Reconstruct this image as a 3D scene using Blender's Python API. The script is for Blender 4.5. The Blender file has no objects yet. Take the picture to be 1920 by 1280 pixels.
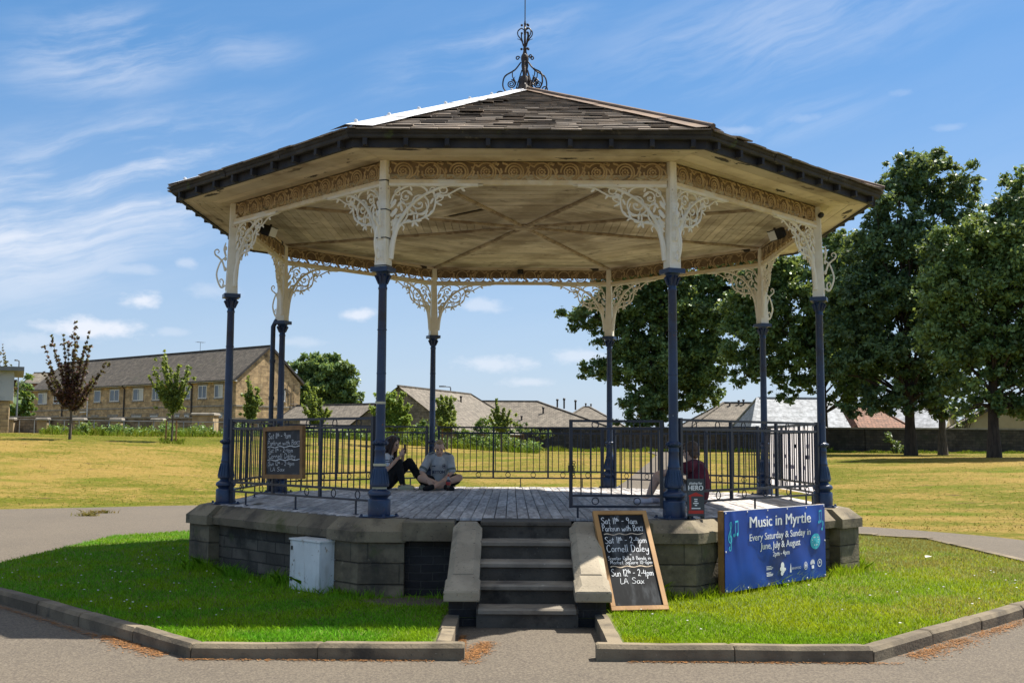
import bpy, math, random
import numpy as np
from mathutils import Vector, Matrix, Euler
random.seed(11); rng = np.random.default_rng(11)
scene = bpy.context.scene
COL = scene.collection
PI = math.pi; cos, sin, rad = math.cos, math.sin, math.radians
S2 = math.sqrt(.5)

# ------------------------------------------------------------------ camera
F_PX, CAM, PITCH, ROLL = 2027.8, Vector((-.158, -14.729, 1.6015)), .0918, .00562
fwd = Vector((0, cos(PITCH), sin(PITCH))); up0 = Vector((0, -sin(PITCH), cos(PITCH))); rt0 = Vector((1, 0, 0))
RT = rt0*cos(ROLL)+up0*sin(ROLL); UP = up0*cos(ROLL)-rt0*sin(ROLL)
cd = bpy.data.cameras.new('camera'); cam = bpy.data.objects.new('camera', cd); COL.objects.link(cam)
cd.sensor_width = 36; cd.lens = F_PX/1920*36; cd.clip_start = .1; cd.clip_end = 5000
cam.matrix_world = Matrix.Translation(CAM) @ Matrix((RT, UP, -fwd)).transposed().to_4x4()
scene.camera = cam

def at(px, py, depth):
    """world point that the survey photo shows at (px, py), depth metres ahead of the camera"""
    d = fwd*F_PX + RT*(px-960) - UP*(py-640)
    return CAM + d*(depth/d.y)

# ------------------------------------------------------------------ mesh builder
class MB:
    def __init__(s): s.v = []; s.f = []; s.t = []; s.tone = .5
    def add(s, vs, fs, tone=None):
        o = len(s.v); s.v += [tuple(p) for p in vs]
        s.f += [tuple(i+o for i in f) for f in fs]; s.t += [s.tone if tone is None else tone]*len(fs); return s
    def hexa(s, p, tone=None):      # 4 bottom + 4 top points, both counter-clockwise from above
        return s.add(p, [(3,2,1,0),(4,5,6,7),(0,1,5,4),(1,2,6,5),(2,3,7,6),(3,0,4,7)], tone)
    def box(s, x0, x1, y0, y1, z0, z1, tone=None):
        return s.hexa([(x0,y0,z0),(x1,y0,z0),(x1,y1,z0),(x0,y1,z0),(x0,y0,z1),(x1,y0,z1),(x1,y1,z1),(x0,y1,z1)], tone)
    def bev(s, x0, x1, y0, y1, z0, z1, b, tone=None):   # box with chamfered top
        zb = z1-b
        A = [(x0,y0),(x1,y0),(x1,y1),(x0,y1)]; B = [(x0+b,y0+b),(x1-b,y0+b),(x1-b,y1-b),(x0+b,y1-b)]
        v = [(x,y,z0) for x,y in A]+[(x,y,zb) for x,y in A]+[(x,y,z1) for x,y in B]
        f = [(3,2,1,0),(8,9,10,11)]
        for i in range(4):
            j = (i+1)%4; f += [(i,j,j+4,i+4),(i+4,j+4,j+8,i+8)]
        return s.add(v, f, tone)
    def prism(s, poly, z0, z1, tone=None, M=None):
        n = len(poly); v = [(x,y,z0) for x,y in poly]+[(x,y,z1) for x,y in poly]
        if M: v = [M @ Vector(p) for p in v]
        return s.add(v, [tuple(range(n))[::-1], tuple(range(n,2*n))]+[(i,(i+1)%n,(i+1)%n+n,i+n) for i in range(n)], tone)
    def loft(s, rings, cap=True, closed=True, tone=None):
        n = len(rings[0]); v = [p for r in rings for p in r]; f = []
        for k in range(len(rings)-1):
            for i in range(n if closed else n-1):
                j = (i+1)%n; f.append((k*n+i, k*n+j, (k+1)*n+j, (k+1)*n+i))
        if cap and closed: f += [tuple(range(n))[::-1], tuple(range((len(rings)-1)*n, len(rings)*n))]
        return s.add(v, f, tone)
    def lathe(s, prof, n=16, c=(0,0,0), rot=0, tone=None):
        return s.loft([[(c[0]+r*cos(rot+2*PI*i/n), c[1]+r*sin(rot+2*PI*i/n), c[2]+z) for i in range(n)] for r, z in prof], True, True, tone)
    def tube(s, pts, r, n=6, closed=False, tone=None, flat=None):
        pts = [Vector(p) for p in pts]; m = len(pts); rr = r if isinstance(r, (list, tuple)) else [r]*m
        rings = []; up = None
        for i, p in enumerate(pts):
            a = pts[(i-1) % m] if (closed or i > 0) else p; b = pts[(i+1) % m] if (closed or i < m-1) else p
            t = (b-a)
            t = t.normalized() if t.length > 1e-9 else Vector((0,0,1))
            if up is None: up = Vector((0,0,1)) if abs(t.z) < .9 else Vector((1,0,0))
            x = t.cross(up)
            x = x.normalized() if x.length > 1e-6 else t.orthogonal().normalized()
            up = x.cross(t).normalized()
            rings.append([p + x*(rr[i]*cos(2*PI*k/n)) + up*(rr[i]*sin(2*PI*k/n)) for k in range(n)])
        if closed: rings.append(rings[0]); return s.loft(rings, False, True, tone)
        return s.loft(rings, True, True, tone)
    def bar(s, a, b, w, h=None, up=(0,0,1), tone=None):
        a, b = Vector(a), Vector(b); h = h or w; t = (b-a).normalized(); up = Vector(up)
        x = t.cross(up)
        if x.length < 1e-4: x = t.cross(Vector((0,1,0)))
        x.normalize(); u = x.cross(t)
        q = [-x*w/2-u*h/2, x*w/2-u*h/2, x*w/2+u*h/2, -x*w/2+u*h/2]
        return s.hexa([a+k for k in q]+[b+k for k in q], tone)
    def ball(s, c, r, n=8, tone=None, M=None):
        r = r if isinstance(r, (tuple, list)) else (r, r, r); rings = []
        m = max(3, n//2)
        for j in range(m+1):
            th = PI*j/m; q = max(sin(th), .02)
            rings.append([(c[0]+r[0]*q*cos(2*PI*i/n), c[1]+r[1]*q*sin(2*PI*i/n), c[2]-r[2]*cos(th)) for i in range(n)])
        if M: rings = [[M @ Vector(p) for p in g] for g in rings]
        return s.loft(rings, True, True, tone)
    def grid(s, fn, nu, nv, tone=None):
        v = [fn(i/nu, j/nv) for j in range(nv+1) for i in range(nu+1)]
        return s.add(v, [(j*(nu+1)+i, j*(nu+1)+i+1, (j+1)*(nu+1)+i+1, (j+1)*(nu+1)+i) for j in range(nv) for i in range(nu)], tone)
    def build(s, name, m, parent=None, smooth=False, loc=None, rz=None):
        me = bpy.data.meshes.new(name); me.from_pydata(s.v, [], s.f)
        a = me.attributes.new('tone', 'FLOAT', 'FACE'); a.data.foreach_set('value', s.t)
        boxuv(me); me.materials.append(m)
        if smooth: shade(me)
        me.update()
        return link(name, me, parent, loc, rz)

def shade(me, ang=40):
    me.polygons.foreach_set('use_smooth', [True]*len(me.polygons))
    try: me.set_sharp_from_angle(angle=rad(ang))
    except Exception: pass

def boxuv(me):
    n = len(me.polygons)
    if not n: return
    me.update()
    uv = me.uv_layers.new(name='UVMap')
    nr = np.empty(n*3); me.polygons.foreach_get('normal', nr); nr = nr.reshape(-1, 3)
    co = np.empty(len(me.vertices)*3); me.vertices.foreach_get('co', co); co = co.reshape(-1, 3)
    lt = np.empty(n, dtype=np.int32); me.polygons.foreach_get('loop_total', lt)
    lv = np.empty(len(me.loops), dtype=np.int32); me.loops.foreach_get('vertex_index', lv)
    t = np.stack([-nr[:,1], nr[:,0], np.zeros(n)], 1); l = np.linalg.norm(t, axis=1); bad = l < .05
    t[bad] = (1,0,0); l[bad] = 1; t /= l[:,None]
    b = np.cross(nr, t); fi = np.repeat(np.arange(n), lt); p = co[lv]
    out = np.stack([(p*t[fi]).sum(1), (p*b[fi]).sum(1)], 1)
    uv.data.foreach_set('uv', out.ravel().astype(np.float32))

def link(name, data, parent=None, loc=None, rz=None):
    o = bpy.data.objects.new(name, data); COL.objects.link(o)
    if parent: o.parent = parent
    if loc is not None: o.location = loc
    if rz is not None: o.rotation_euler = (0, 0, rz)
    return o

def fast(name, V, F, m, parent=None, tone=None, loc=None):
    """many small polygons at once: V (n,3), F (k,q)"""
    V = np.asarray(V, np.float32); F = np.asarray(F, np.int32); k, q = F.shape
    me = bpy.data.meshes.new(name)
    me.vertices.add(len(V)); me.vertices.foreach_set('co', V.ravel())
    me.loops.add(k*q); me.loops.foreach_set('vertex_index', F.ravel())
    me.polygons.add(k); me.polygons.foreach_set('loop_start', np.arange(0, k*q, q, dtype=np.int32))
    try: me.polygons.foreach_set('loop_total', np.full(k, q, np.int32))
    except Exception: pass
    a = me.attributes.new('tone', 'FLOAT', 'FACE')
    a.data.foreach_set('value', np.asarray(tone if tone is not None else np.full(k, .5), np.float32))
    me.materials.append(m); me.update(calc_edges=True); me.validate()
    return link(name, me, parent, loc)

def tag(o, label=None, cat=None, group=None, kind=None):
    if label: o['label'] = label
    if cat: o['category'] = cat
    if group: o['group'] = group
    if kind: o['kind'] = kind
    return o
def thing(name, loc, label, cat, group=None, rz=0):
    o = link(name, None); o.location = loc; o.rotation_euler = (0, 0, rz); o.empty_display_size = .2
    return tag(o, label, cat, group)
def dup(o, parent=None, rz=None, loc=None):
    c = o.copy(); COL.objects.link(c); c.parent = parent
    if rz is not None: c.rotation_euler = (0, 0, rz)
    if loc is not None: c.location = loc
    for ch in list(o.children): dup(ch, c)
    return c

# ------------------------------------------------------------------ materials
DIM = dict(dark_foliage=1.0, mid_foliage=1.05, light_foliage=.66, bright_foliage=.66, copper_foliage=.8, hedge_foliage=.66, far_foliage=.7, russet_foliage=.7,
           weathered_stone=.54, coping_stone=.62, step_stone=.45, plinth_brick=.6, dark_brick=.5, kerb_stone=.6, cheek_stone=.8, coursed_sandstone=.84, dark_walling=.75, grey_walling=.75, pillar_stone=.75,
           weathered_trim=.75, brown_roof_tiles=.72, grey_roof_slates=.66, pale_roof_slates=.66, red_roof_tiles=.68, cream_render=.66, shaded_cream_render=.66, zinc_cladding=.8, slate=.66, clay_hip=.7, lead_flashing=.8,
           white_frame=.85, dry_needles=.45, daisy_petals=.7, varnished_pine=.8, white_steel=1.08, blue_vinyl=.8, weathered_boards=1.45, bark=.8, grey_bark=.8, post_cream_paint=.95)
def dimc(name, *cs):
    k = DIM.get(name, 1.); return [tuple(x*k for x in c) for c in cs]
class G:
    def __init__(s, tree): s.t = tree
    def __call__(s, typ, out=0, props=None, **inp):
        n = s.t.nodes.new('ShaderNode'+typ)
        for k, v in (props or {}).items(): setattr(n, k, v)
        for k, v in inp.items():
            key = int(k[1:]) if k[0] == 'i' and k[1:].isdigit() else k.replace('_', ' ')
            sk = n.inputs[key]
            if isinstance(v, bpy.types.NodeSocket): s.t.links.new(v, sk)
            elif isinstance(v, (tuple, list)) and len(v) == 3 and sk.type == 'RGBA': sk.default_value = (*v, 1)
            else: sk.default_value = v
        return n.outputs[out]
    def math(s, op, a, b=0., c=None, clamp=False):
        k = dict(i0=a, i1=b)
        if c is not None: k['i2'] = c
        return s('Math', props={'operation': op, 'use_clamp': clamp}, **k)
    def mix(s, f, a, b, mode='MIX'):
        n = s.t.nodes.new('ShaderNodeMix'); n.data_type = 'RGBA'; n.blend_type = mode
        for i, v in ((0, f), (6, a), (7, b)):
            if isinstance(v, bpy.types.NodeSocket): s.t.links.new(v, n.inputs[i])
            elif i == 0: n.inputs[i].default_value = v
            else: n.inputs[i].default_value = (*v[:3], 1)
        return n.outputs[2]
    def step(s, v, lo, hi, a=0., b=1.):
        return s('MapRange', props={'interpolation_type': 'SMOOTHSTEP'}, Value=v, From_Min=lo, From_Max=hi, To_Min=a, To_Max=b)
    def noise(s, vec, scale, detail=4, rough=.55, dist=0.):
        return s('TexNoise', 0, Vector=vec, Scale=scale, Detail=detail, Roughness=rough, Distortion=dist)

def newmat(name):
    m = bpy.data.materials.new(name); m.use_nodes = True; t = m.node_tree; t.nodes.clear(); g = G(t)
    out = t.nodes.new('ShaderNodeOutputMaterial'); return m, g, out

def pmat(name, c1, c2, scale=3, lo=.35, hi=.65, rough=.75, bump=.15, bscale=60, tone=0., stretch=(1,1,1), spots=None,
         metal=0., spec=.4, coord='Object', detail=5, trans=0., tcol=None, bdist=.01, rough2=None):
    """two colours mixed by noise, optional spots [(colour, scale, lo, hi, stretch)], per-piece tone, fine bump"""
    c1, c2 = dimc(name, c1, c2); spots = [(dimc(name, q[0])[0], *q[1:]) for q in (spots or [])]
    m, g, out = newmat(name); t = g.t
    tc = t.nodes.new('ShaderNodeTexCoord'); co = tc.outputs[coord]
    v = g('Mapping', Vector=co, Scale=stretch)
    n = g.noise(v, scale, detail)
    col = g.mix(g.step(n, lo, hi), c1, c2)
    for sp in (spots or []):
        c, sc, l, h = sp[:4]
        vv = g('Mapping', Vector=co, Scale=sp[4] if len(sp) > 4 else stretch, Location=(3.1*sc, 1.7, 4.2))
        col = g.mix(g.step(g.noise(vv, sc, 6, .6), l, h), col, c)
    if tone:
        at_ = t.nodes.new('ShaderNodeAttribute'); at_.attribute_name = 'tone'
        k = g.math('MULTIPLY_ADD', at_.outputs['Fac'], tone, 1-tone/2)
        col = g.mix(1., col, g('CombineColor', Red=k, Green=k, Blue=k), 'MULTIPLY')
    b = t.nodes.new('ShaderNodeBsdfPrincipled')
    t.links.new(col, b.inputs['Base Color']); b.inputs['Roughness'].default_value = rough
    if rough2 is not None: t.links.new(g.step(n, lo, hi, rough, rough2), b.inputs['Roughness'])
    b.inputs['Metallic'].default_value = metal; b.inputs['Specular IOR Level'].default_value = spec
    if bump:
        bn = g('Bump', Strength=bump, Distance=bdist, Height=g.noise(v, bscale, 4, .6)); t.links.new(bn, b.inputs['Normal'])
    sh = b.outputs[0]
    if trans:
        tr = g('BsdfTranslucent', Color=g.mix(.5, col, tcol or (.5, .6, .1)))
        sh = g('MixShader', i0=trans, i1=sh, i2=tr)
    t.links.new(sh, out.inputs[0]); return m

def brickmat(name, c1, c2, mortar, bw, bh, ms=.008, rough=.85, dirt=None, bump=.5, nscale=2.5, bias=0., squash=1.):
    c1, c2, mortar = dimc(name, c1, c2, mortar); dirt = [(dimc(name, q[0])[0], *q[1:]) for q in (dirt or [])]
    m, g, out = newmat(name); t = g.t
    tc = t.nodes.new('ShaderNodeTexCoord'); uv = tc.outputs['UV']; ob = tc.outputs['Object']
    wob = g('VectorMath', props={'operation': 'MULTIPLY_ADD'}, i0=g('TexNoise', 1, Vector=ob, Scale=3., Detail=2.), i1=(.02, .02, 0), i2=uv)
    br = t.nodes.new('ShaderNodeTexBrick'); t.links.new(wob, br.inputs['Vector'])
    for k, v in (('Color1', (*c1, 1)), ('Color2', (*c2, 1)), ('Mortar', (*mortar, 1)), ('Scale', 1.), ('Mortar Size', ms), ('Brick Width', bw), ('Row Height', bh), ('Bias', bias), ('Mortar Smooth', .3)):
        br.inputs[k].default_value = v
    br.squash = squash
    col = br.outputs['Color']
    n = g.noise(ob, nscale, 6, .65)
    k = g.step(n, .3, .7, .6, 1.3); col = g.mix(1., col, g('CombineColor', Red=k, Green=k, Blue=k), 'MULTIPLY')
    for c, sc, l, h in (dirt or []): col = g.mix(g.step(g.noise(ob, sc, 5, .6), l, h), col, c)
    hgt = g.math('ADD', g.math('MULTIPLY', br.outputs['Fac'], -1.), g.math('MULTIPLY', g.noise(ob, 40., 4), .6))
    bn = g('Bump', Strength=bump, Distance=.012, Height=hgt)
    b = g('BsdfPrincipled', Base_Color=col, Roughness=rough, Normal=bn)
    t.links.new(b, out.inputs[0]); return m

def glassmat(name, c):
    return pmat(name, c, tuple(x*.5 for x in c), scale=.8, rough=.08, bump=0, spec=.8)

M = {}
M['cream'] = pmat('cream_paint', (.74,.63,.42), (.62,.50,.31), 5, rough=.55, bump=.12, bscale=45, spots=[((.26,.10,.03), 7., .67, .74), ((.70,.66,.55), 3., .5, .66)])
M['post_cream'] = pmat('post_cream_paint', (.86,.81,.68), (.76,.70,.55), 5, rough=.5, bump=.1, bscale=45, spots=[((.28,.12,.04), 9., .68, .74)])
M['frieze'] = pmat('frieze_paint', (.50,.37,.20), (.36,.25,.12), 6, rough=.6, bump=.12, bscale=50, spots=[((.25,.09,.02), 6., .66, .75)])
M['soffit'] = pmat('soffit_boards', (.68,.57,.39), (.56,.45,.29), 3, rough=.8, tone=.35, bump=.3, bscale=30, stretch=(1,1,1), spots=[((.05,.04,.03), 3.5, .615, .64, (.6,1.6,1)), ((.30,.22,.13), 1.2, .5, .7)])
M['ceiling'] = pmat('ceiling_boards', (.62,.52,.37), (.46,.37,.25), 2.2, rough=.8, tone=.3, bump=.3, bscale=25, spots=[((.30,.23,.145), 1.1, .46, .66), ((.22,.17,.11), 4.5, .60, .72), ((.68,.58,.40), 3.3, .62, .75)])
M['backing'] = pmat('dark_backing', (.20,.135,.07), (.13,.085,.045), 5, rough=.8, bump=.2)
M['rib'] = pmat('ceiling_rib', (.48,.38,.25), (.26,.19,.12), 9, rough=.8)
M['blue'] = pmat('blue_paint', (.010,.025,.066), (.014,.034,.088), 6, rough=.38, bump=.15, bscale=50, spots=[((.012,.02,.045), 5., .55, .7), ((.30,.32,.33), 19., .685, .715), ((.12,.045,.02), 11., .67, .72)], spec=.5)
M['dark_blue'] = pmat('dark_blue_paint', (.005,.010,.025), (.008,.014,.033), 8, rough=.4, bump=.08, spec=.5, spots=[((.07,.03,.015), 20., .68, .75)])
M['fascia'] = pmat('fascia_tar', (.012,.012,.016), (.03,.028,.028), 4, rough=.7, bump=.3, bscale=30)
M['gutter'] = pmat('gutter_iron', (.042,.039,.035), (.018,.017,.016), 3.5, rough=.7, bump=.4, bscale=25, spots=[((.24,.21,.15), 2.4, .62, .7), ((.05,.07,.02), 3.1, .64, .72)])
M['slate'] = pmat('slate', (.37,.30,.235), (.23,.195,.165), 2.5, rough=.75, tone=.75, bump=.4, bscale=25, spots=[((.19,.16,.10), 5., .56, .72), ((.14,.13,.12), 9., .6, .72)])
M['lead'] = pmat('lead_flashing', (.82,.83,.85), (.68,.69,.72), 4, rough=.5, bump=.1, metal=0., spots=[((.45,.44,.42), 6., .66, .8)])
M['tile_hip'] = pmat('clay_hip', (.27,.18,.12), (.17,.12,.09), 4, rough=.8, bump=.3)
M['iron'] = pmat('black_iron', (.018,.016,.016), (.04,.026,.02), 9, rough=.55, bump=.15)
M['deck'] = pmat('weathered_boards', (.36,.345,.335), (.20,.185,.18), 4, rough=.8, tone=.55, bump=.5, bscale=22, stretch=(6,.8,1), spots=[((.42,.42,.42), 1.1, .58, .72, (1,.5,1)), ((.07,.06,.05), 3., .66, .76, (5,.6,1))])
M['pierstone'] = brickmat('weathered_stone', (.33,.27,.175), (.21,.172,.115), (.15,.125,.085), .62, .206, .007, dirt=[((.075,.065,.05), 2.1, .50, .68), ((.44,.37,.25), 7., .64, .74), ((.14,.15,.06), 2.6, .58, .72)], nscale=3.5, bump=.9)
M['stone'] = pmat('weathered_stone', (.30,.25,.17), (.17,.14,.10), 2.6, rough=.9, tone=.4, bump=.55, bscale=35, spots=[((.075,.065,.05), 38., .58, .74), ((.50,.45,.36), 50., .64, .78), ((.07,.06,.05), 1.7, .54, .72), ((.40,.35,.26), 9., .66, .74), ((.13,.14,.06), 2.2, .6, .75)])
M['coping'] = pmat('coping_stone', (.32,.27,.18), (.20,.165,.115), 2.2, rough=.9, tone=.35, bump=.5, bscale=38, spots=[((.075,.065,.05), 38., .58, .74), ((.50,.45,.36), 50., .64, .78), ((.075,.065,.05), 2.3, .50, .68), ((.48,.44,.36), 14., .68, .74), ((.15,.15,.06), 2.0, .58, .72)])
M['tread'] = pmat('worn_tread', (.24,.215,.175), (.16,.14,.115), 3, rough=.9, tone=.25, bump=.45, bscale=40, spots=[((.09,.08,.07), 2.6, .56, .72), ((.36,.33,.27), 11., .64, .74)])
M['cheekstone'] = pmat('cheek_stone', (.42,.365,.275), (.30,.26,.195), 2.6, rough=.9, tone=.25, bump=.5, bscale=38, spots=[((.075,.065,.05), 38., .58, .74), ((.50,.45,.36), 50., .64, .78), ((.17,.15,.11), 2.4, .54, .72), ((.50,.45,.36), 12., .68, .75)])
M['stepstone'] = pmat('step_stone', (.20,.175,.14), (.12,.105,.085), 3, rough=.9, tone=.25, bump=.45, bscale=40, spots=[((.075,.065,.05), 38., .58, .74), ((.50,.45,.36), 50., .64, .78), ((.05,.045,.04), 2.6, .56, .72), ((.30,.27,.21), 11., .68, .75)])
M['wallbrick'] = brickmat('plinth_brick', (.17,.145,.115), (.075,.065,.055), (.045,.04,.034), .36, .125, .009, dirt=[((.20,.18,.145), 3.2, .56, .72), ((.04,.036,.03), 2.2, .54, .70), ((.09,.10,.05), 2.8, .62, .74)], bump=1.)
M['darkbrick'] = brickmat('dark_brick', (.040,.038,.042), (.075,.066,.064), (.13,.12,.11), .23, .080, .006, dirt=[((.16,.15,.135), 5., .64, .76), ((.02,.02,.02), 2., .5, .7)], bump=1.)
M['kerb'] = pmat('kerb_stone', (.30,.245,.165), (.17,.138,.095), 3, rough=.9, tone=.35, bump=.5, bscale=40, spots=[((.075,.065,.05), 38., .58, .74), ((.50,.45,.36), 50., .64, .78), ((.08,.07,.055), 2.5, .55, .72), ((.5,.47,.42), 16., .71, .75)])
M['cabinet'] = pmat('white_steel', (.62,.66,.68), (.52,.56,.58), 3, rough=.4, bump=.03, spots=[((.36,.36,.34), 4., .46, .66, (1.6,1.6,.35)), ((.36,.27,.17), 7., .62, .72), ((.18,.17,.15), 18., .62, .70)])
M['black'] = pmat('black_plastic', (.012,.012,.013), (.02,.02,.02), 8, rough=.45, bump=.03)
M['white'] = pmat('white_plastic', (.75,.75,.73), (.66,.66,.64), 5, rough=.5, bump=.03)
M['wood'] = pmat('varnished_pine', (.50,.27,.09), (.36,.18,.055), 5, rough=.5, bump=.12, stretch=(1,1,.25), spots=[((.22,.10,.03), 9., .64, .74)])
M['wood_dark'] = pmat('aged_pine', (.27,.145,.05), (.18,.09,.03), 6, rough=.6, bump=.15)
M['chalkboard'] = pmat('chalkboard', (.010,.011,.013), (.016,.018,.021), 2, rough=.7, bump=.05, spec=.12, spots=[((.075,.082,.09), 3.6, .50, .74, (1.8,1,.55)), ((.11,.12,.13), 9., .60, .78, (2.5,1,.5))])
M['chalkboard_dusty'] = pmat('dusty_chalkboard', (.022,.024,.03), (.035,.038,.045), 2, rough=.65, bump=.05, spots=[((.10,.11,.125), 5., .56, .8)])
M['chalk'] = pmat('chalk', (.82,.84,.86), (.55,.57,.60), 40, rough=.95, bump=.1)
M['chalk_tan'] = pmat('tan_chalk', (.66,.55,.42), (.45,.36,.27), 40, rough=.95, bump=.1)
M['vinyl'] = pmat('blue_vinyl', (.005,.075,.46), (.006,.055,.35), 1.6, rough=.38, bump=.0, spots=[((.022,.032,.085), 1.3, .5, .72)])
M['vinyl_white'] = pmat('white_vinyl', (.80,.78,.78), (.68,.66,.68), 2, rough=.5, bump=.06)
M['vinyl_thin'] = pmat('thin_white_vinyl', (.85,.80,.80), (.74,.68,.69), 2, rough=.5, bump=.06, trans=.65, tcol=(.9,.84,.84))
M['print_white'] = pmat('white_print', (.82,.83,.86), (.74,.75,.78), 10, rough=.5, bump=0)
M['print_faint'] = pmat('faint_lilac_print', (.42,.36,.48), (.36,.30,.42), 6, rough=.6, bump=0)
M['print_cyan'] = pmat('cyan_print', (.06,.50,.66), (.05,.44,.60), 6, rough=.5, bump=0)
M['print_red'] = pmat('red_print', (.42,.03,.02), (.36,.025,.02), 6, rough=.5, bump=0)
M['poster'] = pmat('slate_grey_print', (.05,.06,.07), (.04,.047,.056), 6, rough=.5, bump=0)
M['print_navy'] = pmat('navy_print', (.02,.03,.06), (.03,.04,.08), 6, rough=.7, bump=0)
# people
M['skin'] = pmat('skin', (.62,.40,.29), (.56,.34,.24), 9, rough=.55, bump=.03)
M['hair_dark'] = pmat('dark_brown_hair', (.022,.012,.010), (.05,.025,.018), 12, rough=.5, bump=.4, bscale=90, stretch=(4,4,.6))
M['hair_fair'] = pmat('fair_hair', (.34,.23,.11), (.24,.155,.075), 25, rough=.6, bump=.4, bscale=120)
M['hair_brown'] = pmat('brown_hair', (.10,.06,.035), (.06,.035,.02), 20, rough=.5, bump=.4, bscale=110, stretch=(3,3,1))
M['shirt_white'] = pmat('white_cotton', (.66,.70,.75), (.56,.60,.66), 5, rough=.9, bump=.3, bscale=16)
M['shirt_grey'] = pmat('pale_grey_jersey', (.52,.53,.53), (.42,.43,.43), 5, rough=.8, bump=.3, bscale=14)
M['shirt_trim'] = pmat('grey_green_trim', (.17,.20,.19), (.13,.16,.15), 8, rough=.85, bump=.1)
M['maroon'] = pmat('maroon_cotton', (.10,.013,.028), (.07,.010,.02), 5, rough=.9, bump=.3, bscale=14)
M['black_cloth'] = pmat('black_cloth', (.008,.008,.009), (.014,.014,.015), 7, rough=.9, bump=.25, bscale=18)
M['grey_cloth'] = pmat('light_grey_cloth', (.33,.32,.30), (.27,.26,.25), 7, rough=.9, bump=.25, bscale=18)
M['shoe_cream'] = pmat('cream_foam', (.55,.52,.36), (.46,.43,.30), 7, rough=.7, bump=.1)
M['sock'] = pmat('pale_sock', (.60,.56,.60), (.52,.48,.53), 9, rough=.9, bump=.1)
M['mouth'] = pmat('lips', (.30,.12,.10), (.26,.10,.08), 9, rough=.5, bump=0)
M['phone'] = pmat('phone_case', (.14,.085,.075), (.11,.07,.06), 9, rough=.4, bump=0)
M['cola'] = pmat('dark_drink', (.012,.006,.005), (.02,.01,.008), 5, rough=.12, bump=0, spec=.7)
M['label_red'] = pmat('red_label', (.45,.04,.03), (.38,.03,.02), 9, rough=.4, bump=0)
M['clear'] = pmat('clear_bottle', (.42,.42,.42), (.34,.33,.32), 9, rough=.15, bump=0, spec=.7)
# background
M['bark'] = pmat('bark', (.075,.055,.04), (.04,.03,.022), 4, rough=.95, bump=.8, bscale=14, stretch=(3,3,.6), bdist=.05)
M['bark_grey'] = pmat('grey_bark', (.16,.13,.10), (.09,.075,.06), 6, rough=.95, bump=.5, bscale=20, stretch=(3,3,.6), bdist=.03)
def leafmat(name, a, b, rough=.5, trans=.25): return pmat(name, a, b, .55, lo=.38, hi=.62, rough=rough, tone=1.25, bump=0, trans=trans, spec=.38)
M['leaf_dark'] = leafmat('dark_foliage', (.050,.105,.052), (.078,.142,.066), .48)
M['leaf_mid'] = leafmat('mid_foliage', (.064,.126,.046), (.105,.176,.060), .48)
M['leaf_light'] = leafmat('light_foliage', (.16,.24,.05), (.22,.28,.065), trans=.4)
M['leaf_bright'] = leafmat('bright_foliage', (.18,.31,.045), (.26,.37,.06), trans=.4)
M['leaf_copper'] = leafmat('copper_foliage', (.075,.030,.030), (.14,.06,.048), trans=.2)
M['leaf_hedge'] = leafmat('hedge_foliage', (.09,.19,.03), (.13,.25,.045))
M['leaf_far'] = leafmat('far_foliage', (.06,.10,.055), (.09,.13,.065))
M['leaf_red'] = leafmat('russet_foliage', (.16,.06,.035), (.11,.09,.04))
M['sandstone'] = brickmat('coursed_sandstone', (.60,.43,.23), (.40,.28,.15), (.26,.20,.13), .55, .19, .012, dirt=[((.12,.09,.06), 1.1, .57, .72), ((.56,.44,.26), .9, .58, .75)], nscale=1.6, bump=.8)
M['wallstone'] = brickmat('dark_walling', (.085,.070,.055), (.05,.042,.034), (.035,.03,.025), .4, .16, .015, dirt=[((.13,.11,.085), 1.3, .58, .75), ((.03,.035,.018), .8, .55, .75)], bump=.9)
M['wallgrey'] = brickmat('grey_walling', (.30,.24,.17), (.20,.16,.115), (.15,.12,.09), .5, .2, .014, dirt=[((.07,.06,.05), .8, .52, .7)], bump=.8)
M['pillarstone'] = pmat('pillar_stone', (.45,.35,.21), (.30,.23,.14), 2.5, rough=.9, bump=.5, bscale=10)
M['trim_grey'] = pmat('weathered_trim', (.36,.33,.28), (.25,.225,.19), 3, rough=.85, bump=.2)
M['roof_brown'] = brickmat('brown_roof_tiles', (.135,.115,.092), (.085,.072,.058), (.045,.04,.034), .3, .26, .02, dirt=[((.20,.175,.14), .7, .58, .76), ((.06,.065,.035), .9, .6, .76)], bump=1.)
M['roof_grey'] = brickmat('grey_roof_slates', (.235,.205,.165), (.17,.145,.118), (.10,.088,.07), .32, .24, .018, dirt=[((.28,.25,.20), .6, .55, .75)], bump=.8)
M['roof_pale'] = brickmat('pale_roof_slates', (.46,.49,.53), (.40,.43,.47), (.30,.32,.35), .5, .3, .014, bump=.4)
M['roof_red'] = brickmat('red_roof_tiles', (.33,.16,.10), (.24,.12,.08), (.11,.06,.04), .33, .33, .03, bump=1.)
M['render_cream'] = pmat('cream_render', (.50,.44,.26), (.44,.38,.22), 1.2, rough=.9, bump=.2, bscale=20)
M['render_shade'] = pmat('shaded_cream_render', (.33,.31,.20), (.27,.25,.16), 1.2, rough=.9, bump=.2, bscale=20)  # the cream render again, with shade put into its colour
M['upvc'] = pmat('white_frame', (.78,.78,.77), (.70,.70,.69), 3, rough=.4, bump=0)
M['glass'] = glassmat('window_glass', (.055,.075,.10))
M['curtain'] = pmat('curtain', (.55,.55,.50), (.40,.42,.40), 3, rough=.8, bump=0, stretch=(9,9,.1))
M['pipe_dark'] = pmat('dark_pipe', (.03,.028,.028), (.045,.04,.04), 3, rough=.6, bump=0)
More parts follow.
